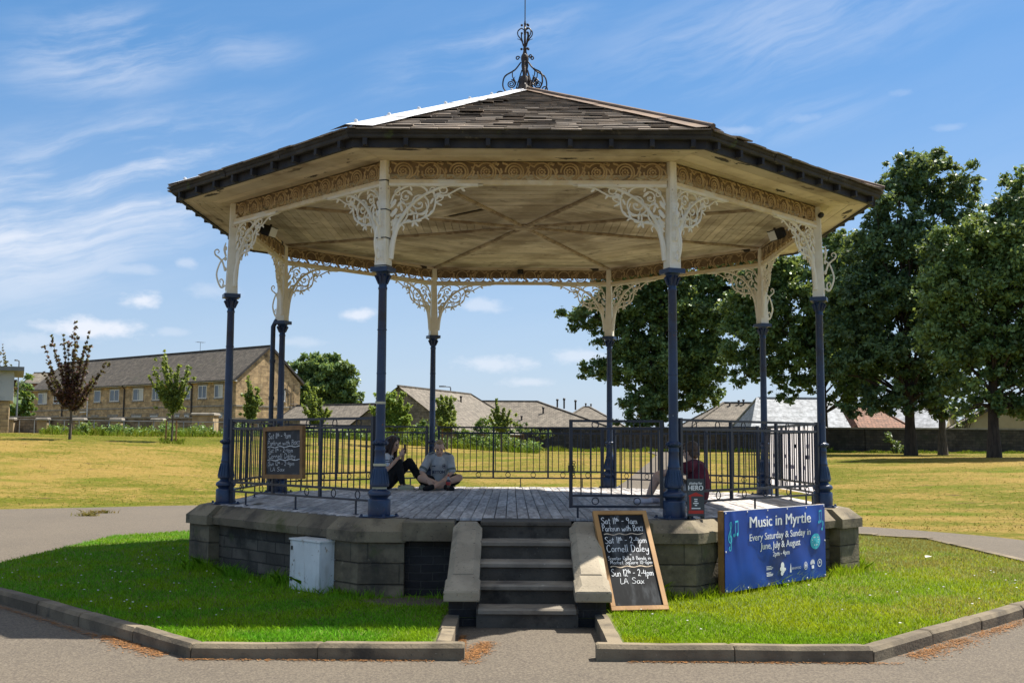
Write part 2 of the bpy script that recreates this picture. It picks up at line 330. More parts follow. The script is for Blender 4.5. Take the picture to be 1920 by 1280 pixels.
M['clad'] = pmat('zinc_cladding', (.42,.45,.48), (.33,.36,.40), .8, rough=.45, metal=.2, bump=.05, spots=[((.52,.53,.54), .5, .5, .56)])
M['zinc_dark'] = pmat('dark_zinc', (.12,.13,.14), (.16,.17,.18), 1, rough=.5, bump=.05)
M['galv'] = pmat('galvanised_steel', (.22,.24,.26), (.17,.18,.20), 3, rough=.45, metal=.5, bump=.05)
M['litter'] = pmat('dry_needles', (.50,.22,.06), (.34,.16,.05), 9, rough=.95, tone=.9, bump=0)
M['petal'] = pmat('daisy_petals', (.8,.8,.78), (.7,.7,.7), 9, rough=.9, bump=0)
# ------------------------------------------------------------------ sun and sky
SUNV = Vector((2.35, 1.50, 4.62)).normalized()
EL, AZ = math.asin(SUNV.z), math.atan2(SUNV.x, SUNV.y)
sl = bpy.data.lights.new('sun', 'SUN'); sl.energy = 5.0; sl.angle = rad(.53); sl.color = (1, .93, .82)
so = bpy.data.objects.new('sun', sl); COL.objects.link(so); so.location = SUNV*60
so.rotation_euler = SUNV.to_track_quat('Z', 'Y').to_euler()
w = bpy.data.worlds.new('World'); scene.world = w; w.use_nodes = True; wt = w.node_tree; wt.nodes.clear(); g = G(wt)
wo = wt.nodes.new('ShaderNodeOutputWorld'); bg = wt.nodes.new('ShaderNodeBackground')
sky = wt.nodes.new('ShaderNodeTexSky'); sky.sky_type = 'NISHITA'; sky.sun_disc = False
sky.sun_elevation = EL; sky.sun_rotation = AZ; sky.altitude = 150; sky.air_density = 1.0; sky.dust_density = .55; sky.ozone_density = 2.2
SKYS = .056
skyc = g('HueSaturation', Saturation=1.30, Value=1.0, Hue=.503, Fac=1., Color=sky.outputs[0])
gen = wt.nodes.new('ShaderNodeTexCoord').outputs['Generated']
sp = wt.nodes.new('ShaderNodeSeparateXYZ'); wt.links.new(gen, sp.inputs[0])
az = g.math('ARCTAN2', sp.outputs[0], sp.outputs[1]); el = g.math('ARCSINE', sp.outputs[2])
def azel(px, py):
    d = (fwd*F_PX + RT*(px-960) - UP*(py-640)).normalized(); return math.atan2(d.x, d.y), math.asin(d.z)
vec = g('CombineXYZ', X=az, Y=el, Z=0.)
# wind-drawn cirrus: noise stretched along a slanting direction
rot = g('VectorRotate', props={'rotation_type': 'Z_AXIS'}, Vector=vec, Angle=-.27)
warp = g('VectorMath', props={'operation': 'MULTIPLY_ADD'}, i0=g('TexNoise', 1, Vector=rot, Scale=7., Detail=4.), i1=(.11, .045, 0), i2=rot)
c1 = g.noise(g('Mapping', Vector=warp, Scale=(5.5, 34, 1), Location=(2.2, 5.3, 0)), 1., 7, .62)
c2 = g.noise(g('Mapping', Vector=warp, Scale=(1.7, 7, 1), Location=(.4, 1.9, 0)), 1., 3, .5)
def zone(px, py, rx, ry, tilt=0.):
    a, e = azel(px, py); v = g('Mapping', props={'vector_type': 'TEXTURE'}, Vector=vec, Location=(a, e, 0), Rotation=(0, 0, tilt), Scale=(rx/F_PX, ry/F_PX, 1))
    return g.step(g('VectorMath', 1, props={'operation': 'LENGTH'}, i0=v), .15, 1., 1., 0.)
z = None
for q, k in (((150, 390, 560, 190, .36), 1.0), ((200, 100, 260, 110, .2), .62), ((900, 95, 330, 80, .3), .36), ((460, 95, 160, 60, 0), .3), ((1450, 60, 520, 140, .15), .32), ((1500, 220, 220, 60, .1), .25)):
    s_ = g.math('MULTIPLY', zone(*q), k); z = s_ if z is None else g.math('MAXIMUM', z, s_)
cir = g.math('MULTIPLY', g.step(g.math('ADD', c1, g.math('MULTIPLY', c2, .55)), .64, 1.0), g.math('ADD', z, .03), clamp=True)
# small fair-weather puffs low in the sky
pn = g.noise(g('Mapping', Vector=vec, Scale=(1, 1.7, 1)), 46., 6, .6)
pf = None
for px, py, rx, ry, k in ((170, 616, 105, 24, 1.), (100, 612, 50, 14, .6), (262, 563, 42, 20, .95), (672, 590, 44, 15, .85), (240, 503, 75, 14, .35), (350, 492, 28, 14, .4), (930, 682, 90, 20, .6), (905, 572, 55, 18, .5), (1090, 668, 80, 18, .55), (985, 716, 60, 11, .5), (400, 545, 55, 22, .3), (325, 622, 40, 10, .3), (60, 640, 90, 22, .35), (1380, 245, 60, 12, .28), (1510, 222, 50, 12, .2), (1780, 240, 34, 9, .2), (1690, 175, 30, 9, .16), (560, 640, 60, 12, .3)):
    a, e = azel(px, py); v = g('Mapping', props={'vector_type': 'TEXTURE'}, Vector=vec, Location=(a, e, 0), Scale=(rx/F_PX, ry/F_PX, 1))
    ln = g('VectorMath', 1, props={'operation': 'LENGTH'}, i0=v)
    q = g.math('MULTIPLY', g.step(g.math('ADD', g.math('SUBTRACT', 1.12, ln), g.math('MULTIPLY_ADD', pn, 1.7, -.85)), .05, .95), k)
    pf = q if pf is None else g.math('MAXIMUM', pf, q)
cl = g.math('MAXIMUM', g.math('MULTIPLY', cir, .78), g.math('MULTIPLY', pf, .85), clamp=True)
skyc = g.mix(.36, skyc, (1.9, 4.4, 8.2))
hz = g.step(el, -.02, .36, .62, 0.)
skyc = g.mix(hz, skyc, (5.1, 5.9, 7.3))
skyc = g.mix(cl, skyc, (7.6, 7.9, 8.6))
# unseen white cloud added overhead to brighten and neutralise the light in shade
fill_veil = g.step(el, .47, .9)
fill_veil = g.math('MULTIPLY', fill_veil, g.math('MULTIPLY_ADD', g.noise(gen, 3.2, 6, .6), .9, .42), clamp=True)
skyc = g.mix(fill_veil, skyc, (7.0, 6.9, 6.8))
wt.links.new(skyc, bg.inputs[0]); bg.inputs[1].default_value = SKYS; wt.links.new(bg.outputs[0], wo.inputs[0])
vs = scene.view_settings; vs.view_transform = 'Standard'; vs.look = 'None'; vs.exposure = 1.1; vs.gamma = 1

# ------------------------------------------------------------------ lie of the land
def sst(x, a, b):
    t = np.clip((x-a)/(b-a), 0, 1); return t*t*(3-2*t)
def land(x, y):
    x = np.asarray(x, float); y = np.asarray(y, float)
    dl = -.456*x+.89*y-14.4; dr = np.hypot(x, y)-9.2
    m = sst(x, -9, 3); d = np.maximum(0, dl*(1-m)+dr*m)
    A = 2.0*(1-sst(x, -14, 4))+1.12*sst(x, -14, 4)
    h = A*(sst(d, 0, 27)*.8+.2*sst(d, 10, 55))*sst(y, -7, 5)
    return h + .05*np.sin(x*.31+1)*np.sin(y*.27)*sst(d, 1, 8)
def hz_(x, y): return float(land(x, y))
def axis(lo, hi, f0, f1, fine, n):
    a = [f0]
    while a[-1] < f1: a.append(a[-1]+fine)
    b = list(np.geomspace(1, hi-f1+1, n)-1+a[-1])[1:]; c = list(f0-(np.geomspace(1, f0-lo+1, n)-1))[1:]
    return np.array(sorted(c)+a+b)
gx = axis(-1500, 1500, -45, 45, .6, 22); gy = axis(-200, 3000, -16, 66, .6, 22)
XX, YY = np.meshgrid(gx, gy); ZZ = land(XX, YY)
nx, ny = len(gx), len(gy); I = np.arange(nx*ny).reshape(ny, nx)
F = np.stack([I[:-1,:-1], I[:-1,1:], I[1:,1:], I[1:,:-1]], -1).reshape(-1, 4)

def turfcol(g, tc):
    v2 = g('Mapping', Vector=tc, Scale=(.5, 1, 1))
    a = g.noise(v2, .13, 4, .55); b = g.noise(v2, .75, 6, .65); c = g.noise(tc, 7., 6, .7)
    mixv = g.math('ADD', g.math('ADD', g.math('MULTIPLY', a, .75), g.math('MULTIPLY', b, .48)), g.math('MULTIPLY', g.math('SUBTRACT', c, .5), .62))
    col = g.mix(g.step(mixv, .52, .69), (.088, .096, .006), (.225, .158, .042))
    col = g.mix(g.step(g.noise(g('Mapping', Vector=tc, Scale=(.7, 1, 1), Location=(2, 9, 0)), 2.6, 6, .7), .56, .72), col, (.30, .21, .075))
    col = g.mix(g.step(g.noise(v2, .33, 5, .62), .52, .68), col, (.080, .105, .004))
    col = g.mix(g.step(g.noise(g('Mapping', Vector=tc, Scale=(.6, 1, 1), Location=(7, 3, 0)), 1.9, 6, .7), .60, .70), col, (.095, .062, .026))
    return col, b, c
m, g, out = newmat('dry_turf'); tc = m.node_tree.nodes.new('ShaderNodeTexCoord').outputs['Object']
col, b, c = turfcol(g, tc)
hh = g.math('ADD', c, g.math('MULTIPLY', b, 2.))
bs = g('BsdfPrincipled', Base_Color=col, Roughness=.95, Normal=g('Bump', Strength=.7, Distance=.12, Height=hh)); bs.node.inputs['Specular IOR Level'].default_value = .1
m.node_tree.links.new(bs, out.inputs[0]); M['turf'] = m
o = fast('ground', np.stack([XX.ravel(), YY.ravel(), ZZ.ravel()], 1), F, M['turf']); shade(o.data, 180)
tag(o, 'sunburnt rolling park grass around the bandstand', 'ground', kind='structure')

m, g, out = newmat('asphalt'); tc = m.node_tree.nodes.new('ShaderNodeTexCoord').outputs['Object']
n1 = g.noise(tc, .45, 6, .6); n2 = g.noise(tc, 60., 3, .7); n3 = g.noise(tc, 5., 5, .6)
col = g.mix(g.step(n1, .35, .68), (.112, .093, .069), (.086, .072, .054))
col = g.mix(g.step(n2, .42, .7), col, (.146, .125, .097)); col = g.mix(g.step(n2, .56, .36), col, (.072, .06, .05))
col = g.mix(g.step(n3, .58, .8, 0, .5), col, (.085, .073, .06))
vo = m.node_tree.nodes.new('ShaderNodeTexVoronoi'); vo.feature = 'DISTANCE_TO_EDGE'; vo.inputs['Scale'].default_value = .28
m.node_tree.links.new(g('VectorMath', props={'operation': 'MULTIPLY_ADD'}, i0=g('TexNoise', 1, Vector=tc, Scale=1.3, Detail=5.), i1=(.5, .5, 0), i2=tc), vo.inputs['Vector'])
col = g.mix(g.step(vo.outputs[0], .004, .0, 0, .25), col, (.06, .05, .04))
bs = g('BsdfPrincipled', Base_Color=col, Roughness=.9, Normal=g('Bump', Strength=.6, Distance=.008, Height=n2)); bs.node.inputs['Specular IOR Level'].default_value = .3
m.node_tree.links.new(bs, out.inputs[0]); M['asphalt'] = m

def rough_line(pts, step=.5, amp=.06):
    r = []
    for p, q in zip(pts, pts[1:]):
        L = math.dist(p, q); k = max(1, int(L/step))
        for i in range(k):
            t = i/k; r.append((p[0]+(q[0]-p[0])*t+random.uniform(-amp, amp), p[1]+(q[1]-p[1])*t+random.uniform(-amp, amp)))
    return r+[pts[-1]]
arc = [(9.15*cos(rad(t)), 9.15*sin(rad(t))) for t in range(-40, 96, 9)]
edge = [(44, -20), (14, -8.5)] + arc + [(-3.2, 10.6), (-7.8, 11.95), (-11.7, 9.95), (-20, 5.4), (-44, -7.)]
import bmesh
def ngon(name, pts, z, m, kind=None):
    from mathutils.geometry import tessellate_polygon
    V = [Vector((x, y, z)) for x, y in pts]; T = [tuple(t) for t in tessellate_polygon([V])]
    T = [t if (V[t[1]]-V[t[0]]).cross(V[t[2]]-V[t[0]]).z > 0 else t[::-1] for t in T]
    me = bpy.data.meshes.new(name); me.from_pydata(V, [], T)
    me.materials.append(m); return link(name, me)
o = ngon('path', rough_line(edge)+[(-44, -34), (44, -34)], .006, M['asphalt'])
tag(o, 'pale worn asphalt path ringing the bandstand', 'path', kind='structure')
# the path that climbs away behind
b = MB(); pl = [Vector(p) for p in ((1.6, 8.7, 0), (2.6, 13, 0), (4.4, 20, 0), (6.2, 28, 0), (7.6, 36, 0), (8.3, 46, 0))]
rows = []
for p, q in zip(pl, pl[1:]):
    for i in range(8): rows.append(p.lerp(q, i/8))
for i in range(len(rows)-1):
    w_ = .95
    q = [(rows[i].x-w_, rows[i].y), (rows[i].x+w_, rows[i].y), (rows[i+1].x+w_, rows[i+1].y), (rows[i+1].x-w_, rows[i+1].y)]
    b.add([(x, y, hz_(x, y)+.03) for x, y in q], [(0, 1, 2, 3)])
tag(b.build('footpath', M['asphalt']), 'narrow asphalt footpath climbing the grass behind the bandstand', 'path', kind='structure')

# ------------------------------------------------------------------ lawn octagon, kerb and grass
def octa(ap, k): a = rad(-112.5+45*k); R = ap/cos(PI/8); return (R*cos(a), R*sin(a))
LA, LD, LS = 6.52, 6.34, 6.42        # front and back, diagonal and side distances of the lawn's eight edges
_c = LD*math.sqrt(2)
OCT = [(-(_c-LA), -LA), (_c-LA, -LA), (LS, -(_c-LS)), (LS, _c-LS), (_c-LA, LA), (-(_c-LA), LA), (-LS, _c-LS), (-LS, -(_c-LS))]
def inlawn(x, y, m=0.): return (np.abs(y) < LA-m) & (np.abs(x) < LS-m) & (np.abs(x)+np.abs(y) < (LD-m)*math.sqrt(2))
m, g, out = newmat('lawn_soil'); tc = m.node_tree.nodes.new('ShaderNodeTexCoord').outputs['Object']
col = g.mix(g.step(g.noise(tc, .8, 5), .4, .65), (.065, .10, .006), (.10, .12, .010)); col = g.mix(g.step(g.noise(tc, 3., 5), .66, .74), col, (.075, .052, .028))
sl_ = g('VectorMath', 1, props={'operation': 'LENGTH'}, i0=g('Mapping', props={'vector_type': 'TEXTURE'}, Vector=tc, Location=(-1.12, -4.32, .085), Scale=(.46, .30, 1)))
col = g.mix(g.step(g.math('ADD', sl_, g.math('MULTIPLY', g.noise(tc, 7., 5), .7)), 1.45, 1.15), col, (.085, .070, .05))
m.node_tree.links.new(g('BsdfPrincipled', Base_Color=col, Roughness=.95, Normal=g('Bump', Strength=.8, Distance=.03, Height=g.noise(tc, 30., 4))), out.inputs[0])
M['lawn'] = m
v = OCT
NL, NR, NB = -.60, .57, -5.22
lp = [(NR, -LA)] + v[1:] + [v[0], (NL, -LA), (NL, NB), (NR, NB)]
o = ngon('lawn', lp, .085, M['lawn']); tag(o, 'short green lawn inside the octagonal kerb', 'lawn', kind='structure')

def kerbrun(b, pts, L=.92, hgt=.118):
    pts = [Vector((*p, 0)) for p in pts]; n = len(pts)
    def nrm(i):     # outward mitre at a vertex (outside = right of travel)
        d = []
        if i > 0: d.append((pts[i]-pts[i-1]).normalized())
        if i < n-1: d.append((pts[i+1]-pts[i]).normalized())
        r = [Vector((q.y, -q.x, 0)) for q in d]; s_ = sum(r, Vector()).normalized()
        return s_/max(.5, s_.dot(r[0]))
    N = [nrm(i) for i in range(n)]
    for i in range(n-1):
        ln = (pts[i+1]-pts[i]).length; k = max(1, round(ln/L)); cuts = [0]+[(j+random.uniform(-.12, .12))/k for j in range(1, k)]+[1]
        for j in range(k):
            t0, t1 = cuts[j], cuts[j+1]; e = .004/ln
            h0, h1 = hgt+random.uniform(-.008, .008), hgt+random.uniform(-.008, .008); o0 = random.uniform(-.007, .007)
            R = []
            for t, h in ((t0+e, h0), (t0*.98+t1*.02, h0), ((t0+t1)/2, (h0+h1)/2-random.uniform(0, .006)), (t0*.02+t1*.98, h1), (t1-e, h1)):
                p = pts[i].lerp(pts[i+1], t); q = N[i].lerp(N[i+1], t); dn = .008 if t in (t0+e, t1-e) else 0
                R.append([p+q*(.13+o0)+Vector((0,0,-.02)), p+q*(.13+o0-dn*.6)+Vector((0,0,h-.03)), p+q*(.105+o0)+Vector((0,0,h-dn)), p+Vector((0,0,h-dn-.004)), p+Vector((0,0,-.02))])
            b.loft(R, True, True, random.random())
b = MB()
kerbrun(b, [(NL+.0, NB), (NL, -LA-.0)], .7)
kerbrun(b, [(NR, -LA), (NR, NB)], .7)
kerbrun(b, [(v[7][0], v[7][1]+.9), v[7], v[0], (NL+.11, -LA)])
kerbrun(b, [(NR-.10, -LA), v[1], v[2], v[3], v[4]])
tag(b.build('kerb', M['kerb']), 'weathered stone kerb round the octagonal lawn', 'kerb', kind='structure')

def grassmat(name, c1, c2, c3, lush=None):
    m, g, out = newmat(name); t = m.node_tree; tc = t.nodes.new('ShaderNodeTexCoord').outputs['Object']
    col = g.mix(g.step(g.noise(tc, .55, 5), .40, .62), c1, c2)
    sx = t.nodes.new('ShaderNodeSeparateXYZ'); t.links.new(tc, sx.inputs[0])
    if lush: col = g.mix(g.step(sx.outputs[0], .4, -1.6), col, g.mix(g.step(g.noise(tc, 1.4, 5), .4, .62), lush, c1))
    at_ = t.nodes.new('ShaderNodeAttribute'); at_.attribute_name = 'tone'
    col = g.mix(g.step(at_.outputs['Fac'], .62, 1.0, 0, .75), col, c3)
    k = g.math('MULTIPLY_ADD', g.math('FRACT', g.math('MULTIPLY', at_.outputs['Fac'], 37.)), .7, .65)
    col = g.mix(1., col, g('CombineColor', Red=k, Green=k, Blue=k), 'MULTIPLY')
    bp = g('BsdfPrincipled', Base_Color=col, Roughness=.6); bp.node.inputs['Specular IOR Level'].default_value = .12
    sh = g('MixShader', i0=.35, i1=bp, i2=g('BsdfTranslucent', Color=col))
    t.links.new(sh, out.inputs[0]); return m
M['blade'] = grassmat('grass_blade', (.21, .37, .010), (.34, .41, .010), (.50, .39, .12), (.13, .35, .016))
m, g, out = newmat('straw_blade'); tc = m.node_tree.nodes.new('ShaderNodeTexCoord').outputs['Object']
col, b, c = turfcol(g, tc); at_ = m.node_tree.nodes.new('ShaderNodeAttribute'); at_.attribute_name = 'tone'
k = g.math('MULTIPLY_ADD', at_.outputs['Fac'], .55, .82); col = g.mix(1., col, g('CombineColor', Red=k, Green=k, Blue=k), 'MULTIPLY')
m.node_tree.links.new(g('MixShader', i0=.35, i1=g('BsdfPrincipled', Base_Color=col, Roughness=.8), i2=g('BsdfTranslucent', Color=col)), out.inputs[0]); M['straw'] = m
def blades(name, P, h, wd, m, tone, lean=.5, label=None):
    n = len(P); a = rng.uniform(0, 2*PI, n); l = rng.normal(0, lean, (n, 2))*h[:,None]
    d = np.stack([np.cos(a), np.sin(a), 0*a], 1)*wd[:,None]
    tip = P + np.stack([l[:,0], l[:,1], h], 1); mid = P + np.stack([l[:,0]*.35, l[:,1]*.35, h*.6], 1)
    V = np.stack([P-d, P+d, mid+d*.6, tip, mid-d*.6], 1).reshape(-1, 3)
    F = np.arange(n*5, dtype=np.int32).reshape(n, 5)
    return fast(name, V, F, m, tone=tone)
def inoct(x, y, ap):
    q = np.zeros(len(x), bool)|True
    for k in range(8):
        t = rad(-90+45*k); q &= (x*cos(t)+y*sin(t)) < ap
    return q
n = 380000; x = rng.uniform(-6.6, 6.6, n); y = -6.6+13.2*rng.uniform(0, 1, n)**1.6
k = inlawn(x, y, .01) & ~inoct(x, y, 4.0) & ~((x > NL-.14) & (x < NR+.14) & (y < -5.1)) & ~((np.abs(x) < .72) & (y < -3.5) & (y > -5.4)) & (y < 5.5)
k &= ~((((x+1.12)/.46)**2+((y+4.32)/.30)**2 < rng.uniform(.6, 1.25, n)) & (rng.uniform(0, 1, n) < .93))
x, y = x[k], y[k]
# dry worn patches on the sunny right-hand side
dryness = np.clip(.5+.5*np.sin(x*1.7+.6)*np.sin(y*1.3+2.)+.35*np.sin(x*4.1)*np.sin(y*5.), 0, 1)*sst(x, 1.5, 4.5)
tone = np.clip(rng.uniform(0, .72, len(x))+.62*dryness+.5*sst(x, 3.8, 6.0)*sst(y, -3.4, -.5), 0, 1)
edgeb = 1+1.5*(rng.uniform(0, 1, len(x)) < .4)*inoct(x, y, 4.24)*rng.uniform(.3, 1.2, len(x))
h = rng.uniform(.018, .046, len(x))*edgeb; 
# long unmown tufts left against the stone
n2 = 9000; th = rng.uniform(-PI, 0, n2)+.35; rr = np.array([3.99/max(cos(((t_+PI/8) % (PI/4))-PI/8), .9) for t_ in th+PI/2+PI/8-PI/8])
rr = rr+np.abs(rng.normal(0, .055, n2)); x2, y2 = rr*np.cos(th), rr*np.sin(th); cl = np.clip(np.sin(th*23)*np.sin(th*9+1)+.35, 0, 1)
k2 = (rng.uniform(0, 1, n2) < .25+.75*cl) & (np.abs(x2) > .74) & ~((x2 > -1.5) & (x2 < -.75) & (y2 < -3.5)); x2, y2, cl = x2[k2], y2[k2], cl[k2]
x = np.concatenate([x, x2]); y = np.concatenate([y, y2]); tone = np.concatenate([tone, rng.uniform(0, .8, len(x2))]); h = np.concatenate([h, rng.uniform(.04, .10, len(x2))*(1+1.1*cl)])
o = blades('grass', np.stack([x, y, np.full(len(x), .083)], 1), h, rng.uniform(.0026, .0048, len(x)), M['blade'], tone)
tag(o, 'short lawn grass with dry patches around the bandstand', 'grass', kind='stuff')
# daisies
b = MB()
for i in range(150):
    if i < 110: x, y = random.uniform(-6., -2.2), random.uniform(-5.6, 0.5)
    else: x, y = random.uniform(1, 5.5), random.uniform(-6.2, -1.)
    if not inlawn(np.array([x]), np.array([y]), .2)[0] or inoct(np.array([x]), np.array([y]), 4.2)[0]: continue
    r = random.uniform(.008, .014); b.lathe([(r*.5, 0), (r, .004), (r*.4, .008)], 6, (x, y, .12+random.uniform(-.01, .015)))
tag(b.build('daisies', M['petal']), 'tiny white daisies scattered in the lawn', 'flowers', kind='stuff')
# dry turf tufts over the field
n = 45000; dep = 20+48*rng.uniform(0, 1, n)**1.25; ax = rng.uniform(-.52, .52, n); y = dep-14.73; x = dep*ax-.16
dl = -.456*x+.89*y-14.3; dr = np.hypot(x, y)-9.25; k = np.where(x < -4, dl, dr) > 0
px_ = 1.6+(np.clip(y, 8.7, 46)-8.7)*.19; k &= ~(np.abs(x-px_) < 1.15)
x, y = x[k], y[k]; h = rng.uniform(.012, .045, len(x))*(1+.8*(rng.uniform(0, 1, len(x)) < .06))
o = blades('dry_grass', np.stack([x, y, land(x, y)-.01], 1), h, rng.uniform(.006, .016, len(x)), M['straw'], rng.uniform(0, 1, len(x)), .9)
tag(o, 'straw-coloured tufts over the parched field', 'dry grass', kind='stuff')
# dry needles gathered against the kerb
P = []
def drift(x0, y0, x1, y1, n, sd):
    for _ in range(n):
        t = random.random(); P.append((x0+(x1-x0)*t+random.gauss(0, sd)*.3, y0+(y1-y0)*t-abs(random.gauss(0, sd))))
drift(-3.45, -5.72, -2.75, -6.45, 900, .10); drift(-2.6, -6.66, -.7, -6.66, 420, .03); drift(-.46, -6.5, -.34, -5.9, 800, .14); drift(-.55, -5.6, -.5, -6.6, 500, .05)
drift(2.85, -6.35, 3.6, -5.6, 900, .13); drift(3.7, -5.5, 5.1, -4.1, 1000, .10); drift(.7, -6.66, 2.7, -6.66, 420, .03); drift(-5.1, -4.15, -3.5, -5.75, 350, .05)
P = np.array(P); n = len(P); a = rng.uniform(0, PI, n); L = rng.uniform(.006, .02, n); W = .0035
d = np.stack([np.cos(a), np.sin(a), 0*a], 1)*L[:,None]; e = np.stack([-np.sin(a), np.cos(a), 0*a], 1)*W
p = np.stack([P[:,0], P[:,1], .010+rng.uniform(0, .006, n)], 1)
o = fast('dry_needles', np.stack([p-d-e, p+d-e, p+d+e, p-d+e], 1).reshape(-1, 3), np.arange(n*4).reshape(n, 4), M['litter'], tone=rng.uniform(0, 1, n))
tag(o, 'orange dry needles drifted against the kerb', 'needles', kind='stuff')
# ------------------------------------------------------------------ bandstand
FZ = .83
BS = thing('bandstand', (0, 0, 0), 'octagonal Victorian bandstand with blue iron columns, cream tracery and slate roof on a stone plinth', 'bandstand')
T8 = math.tan(PI/8)
RV = 3.0/(2*sin(PI/8)); AP = RV*cos(PI/8)
def part(b, name, m, smooth=False, rz=None, parent=None, loc=None): return b.build(name, m, parent or BS, smooth, loc, rz)

# deck of weathered boards running front to back
b = MB(); wv = .118; x = -3.75
while x < 3.75:
    xm = x+wv/2; ymax = min(3.74, 3.74*math.sqrt(2)-abs(xm)); ymin = -min(3.66, 3.74*math.sqrt(2)-abs(xm))
    y = ymin; off = random.uniform(.3, 2.4); dz0 = random.uniform(-.003, .003)
    while y < ymax-.02:
        y2 = min(ymax, y+off); off = random.uniform(.9, 2.6); dz = dz0+random.uniform(-.002, .002)
        b.bev(x+.003, x+wv-.004, y+.002, y2-.003, FZ-.03, FZ+dz, .005, random.random()**1.2)
        y = y2
    x += wv
part(b, 'deck', M['deck'])
# plinth walls, copings (local frame: side k faces -y)
def wallpanel(m, ap, x0, x1, z0, z1):
    b = MB(); b.box(x0, x1, -ap, -ap+.25, z0, z1); return b
for k in range(8):
    ph = rad(45*k)
    L = 3.88*T8-.2
    if k == 0:
        for x0, x1 in ((-1.24, -.70), (.70, 1.24)):
            part(wallpanel(None, 3.90, x0, x1, 0, .63), 'plinth_wall', M['darkbrick'], rz=ph)
            b = MB(); b.bev(x0+.02, x1-.01, -4.06, -3.62, .628, FZ-.012, .012, .5); part(b, 'wall_coping', M['coping'], rz=ph)
        continue
    part(wallpanel(None, 3.86, -L, L, 0, .62), 'plinth_wall', M['wallbrick'], rz=ph)
    b = MB(); xs = [-L-.05, -L*.34+random.uniform(-.1, .1), L*.38+random.uniform(-.1, .1), L+.05]
    for x0, x1 in zip(xs, xs[1:]):
        pr = [(-3.62, .618), (-3.97, .618), (-3.975, .70), (-3.83, FZ-.012), (-3.62, FZ-.008)]
        j = random.uniform(-.006, .006)
        b.loft([[(x, y+j, z+j*.5) for y, z in pr] for x in (x0+.003, x1-.003)], True, True, random.random())
    part(b, 'wall_coping', M['coping'], rz=ph)
# corner piers: coursed stone with a chamfered capstone (local frame: corner points to +x)
def pierpoly(ap, ln, dep=.45):
    V = Vector((ap/cos(PI/8), 0)); d1 = Vector((cos(rad(112.5)), sin(rad(112.5)))); d2 = Vector((d1.x, -d1.y))
    n1 = Vector((cos(rad(22.5)), sin(rad(22.5)))); n2 = Vector((n1.x, -n1.y))
    A = V+d1*ln; B = V+d2*ln
    return [B, V, A, A-n1*dep, Vector((V.x-1.0, 0)), B-n2*dep]
b = MB()
zs = [0, .205, .41, .613]
for z0, z1 in zip(zs, zs[1:]):
    j = random.uniform(-.005, .005)
    b.prism([tuple(p) for p in pierpoly(3.995+j, .45+j)], z0+.004, z1-.004, random.random())
b.prism([tuple(p) for p in pierpoly(3.978, .435)], 0, .61, .1)
cp = MB(); P0, P1 = pierpoly(4.04, .485), pierpoly(3.90, .41)
cp.loft([[(*p, .612) for p in P0], [(*p, .715) for p in P0], [(*p, FZ-.004) for p in P1]], True, True, .6)
cp.box(3.3, 3.95, -.30, .30, .70, FZ-.004, .6)
for k in range(8):
    th = rad(-112.5+45*k)
    if k == 0:
        pier = part(b, 'pier', M['pierstone'], rz=th); cap = part(cp, 'capstone', M['coping'], parent=pier)
    else: dup(pier, BS, th)
# steps and cheek walls
for i in range(5):
    y0 = -4.15-.28*i; z1 = FZ-.004-.166*i if i == 0 else FZ-.166*i
    b = MB(); bev = .012
    b.loft([[(x, y0+.52 if i else -3.64, z1-.166), (x, y0+.015, z1-.166), (x, y0+.015, z1-.045), (x, y0-.012, z1-.035), (x, y0-.010, z1-.010), (x, y0+.004, z1), (x, y0+.52 if i else -3.64, z1)] for x in (-.452, -.1, .15, .425)], True, True, random.random())
    st_ = part(b, 'step', M['stepstone'])
    if i:
        b = MB(); b.loft([[(x, y0+.27, z1+.001), (x, y0-.016, z1-.040), (x, y0-.020, z1-.010), (x, y0-.004, z1+.005), (x, y0+.27, z1+.006)] for x in (-.436, -.1, .15, .406)], True, True, random.random()); part(b, 'tread', M['tread'], parent=st_)
for x0, x1 in ((-.715, -.435), (.405, .690)):
    b = MB(); b.loft([[(x, -3.9, 0), (x, -5.20, 0), (x, -5.20, .25), (x, -4.12, .69), (x, -3.9, .69)] for x in (x0+.02, x1-.02)], True, True, .5)
    ck = part(b, 'cheek_wall', M['darkbrick'])
    cc = MB(); e = .055
    def sec(y, z, t=.13, w=0.):     # cross-section of the raking coping: square below, chamfered shoulders
        a, c = x0-w, x1+w
        return [(a, y, z-t), (c, y, z-t), (c, y, z-.055), (c-e, y, z), (a+e, y, z), (a, y, z-.055)]
    cc.loft([sec(-4.08, FZ-.006), sec(-4.19, FZ-.012), sec(-4.21, FZ-.035)], True, True, .5)
    cc.loft([sec(-4.214, FZ-.035), sec(-5.10, .445)], True, True, .65)
    # blunt end block
    a, c = x0-.012, x1+.012
    cc.loft([[(a, y, zb), (c, y, zb), (c, y, zt), (c-q, y, zh), (a+q, y, zh), (a, y, zt)] for y, zb, zt, zh, q in ((-5.104, .27, .39, .435, e), (-5.30, .245, .335, .375, e+.01), (-5.395, .245, .325, .335, .01), (-5.40, .255, .315, .32, .012))], True, True, .4)
    part(cc, 'cheek_coping', M['cheekstone'], parent=ck)

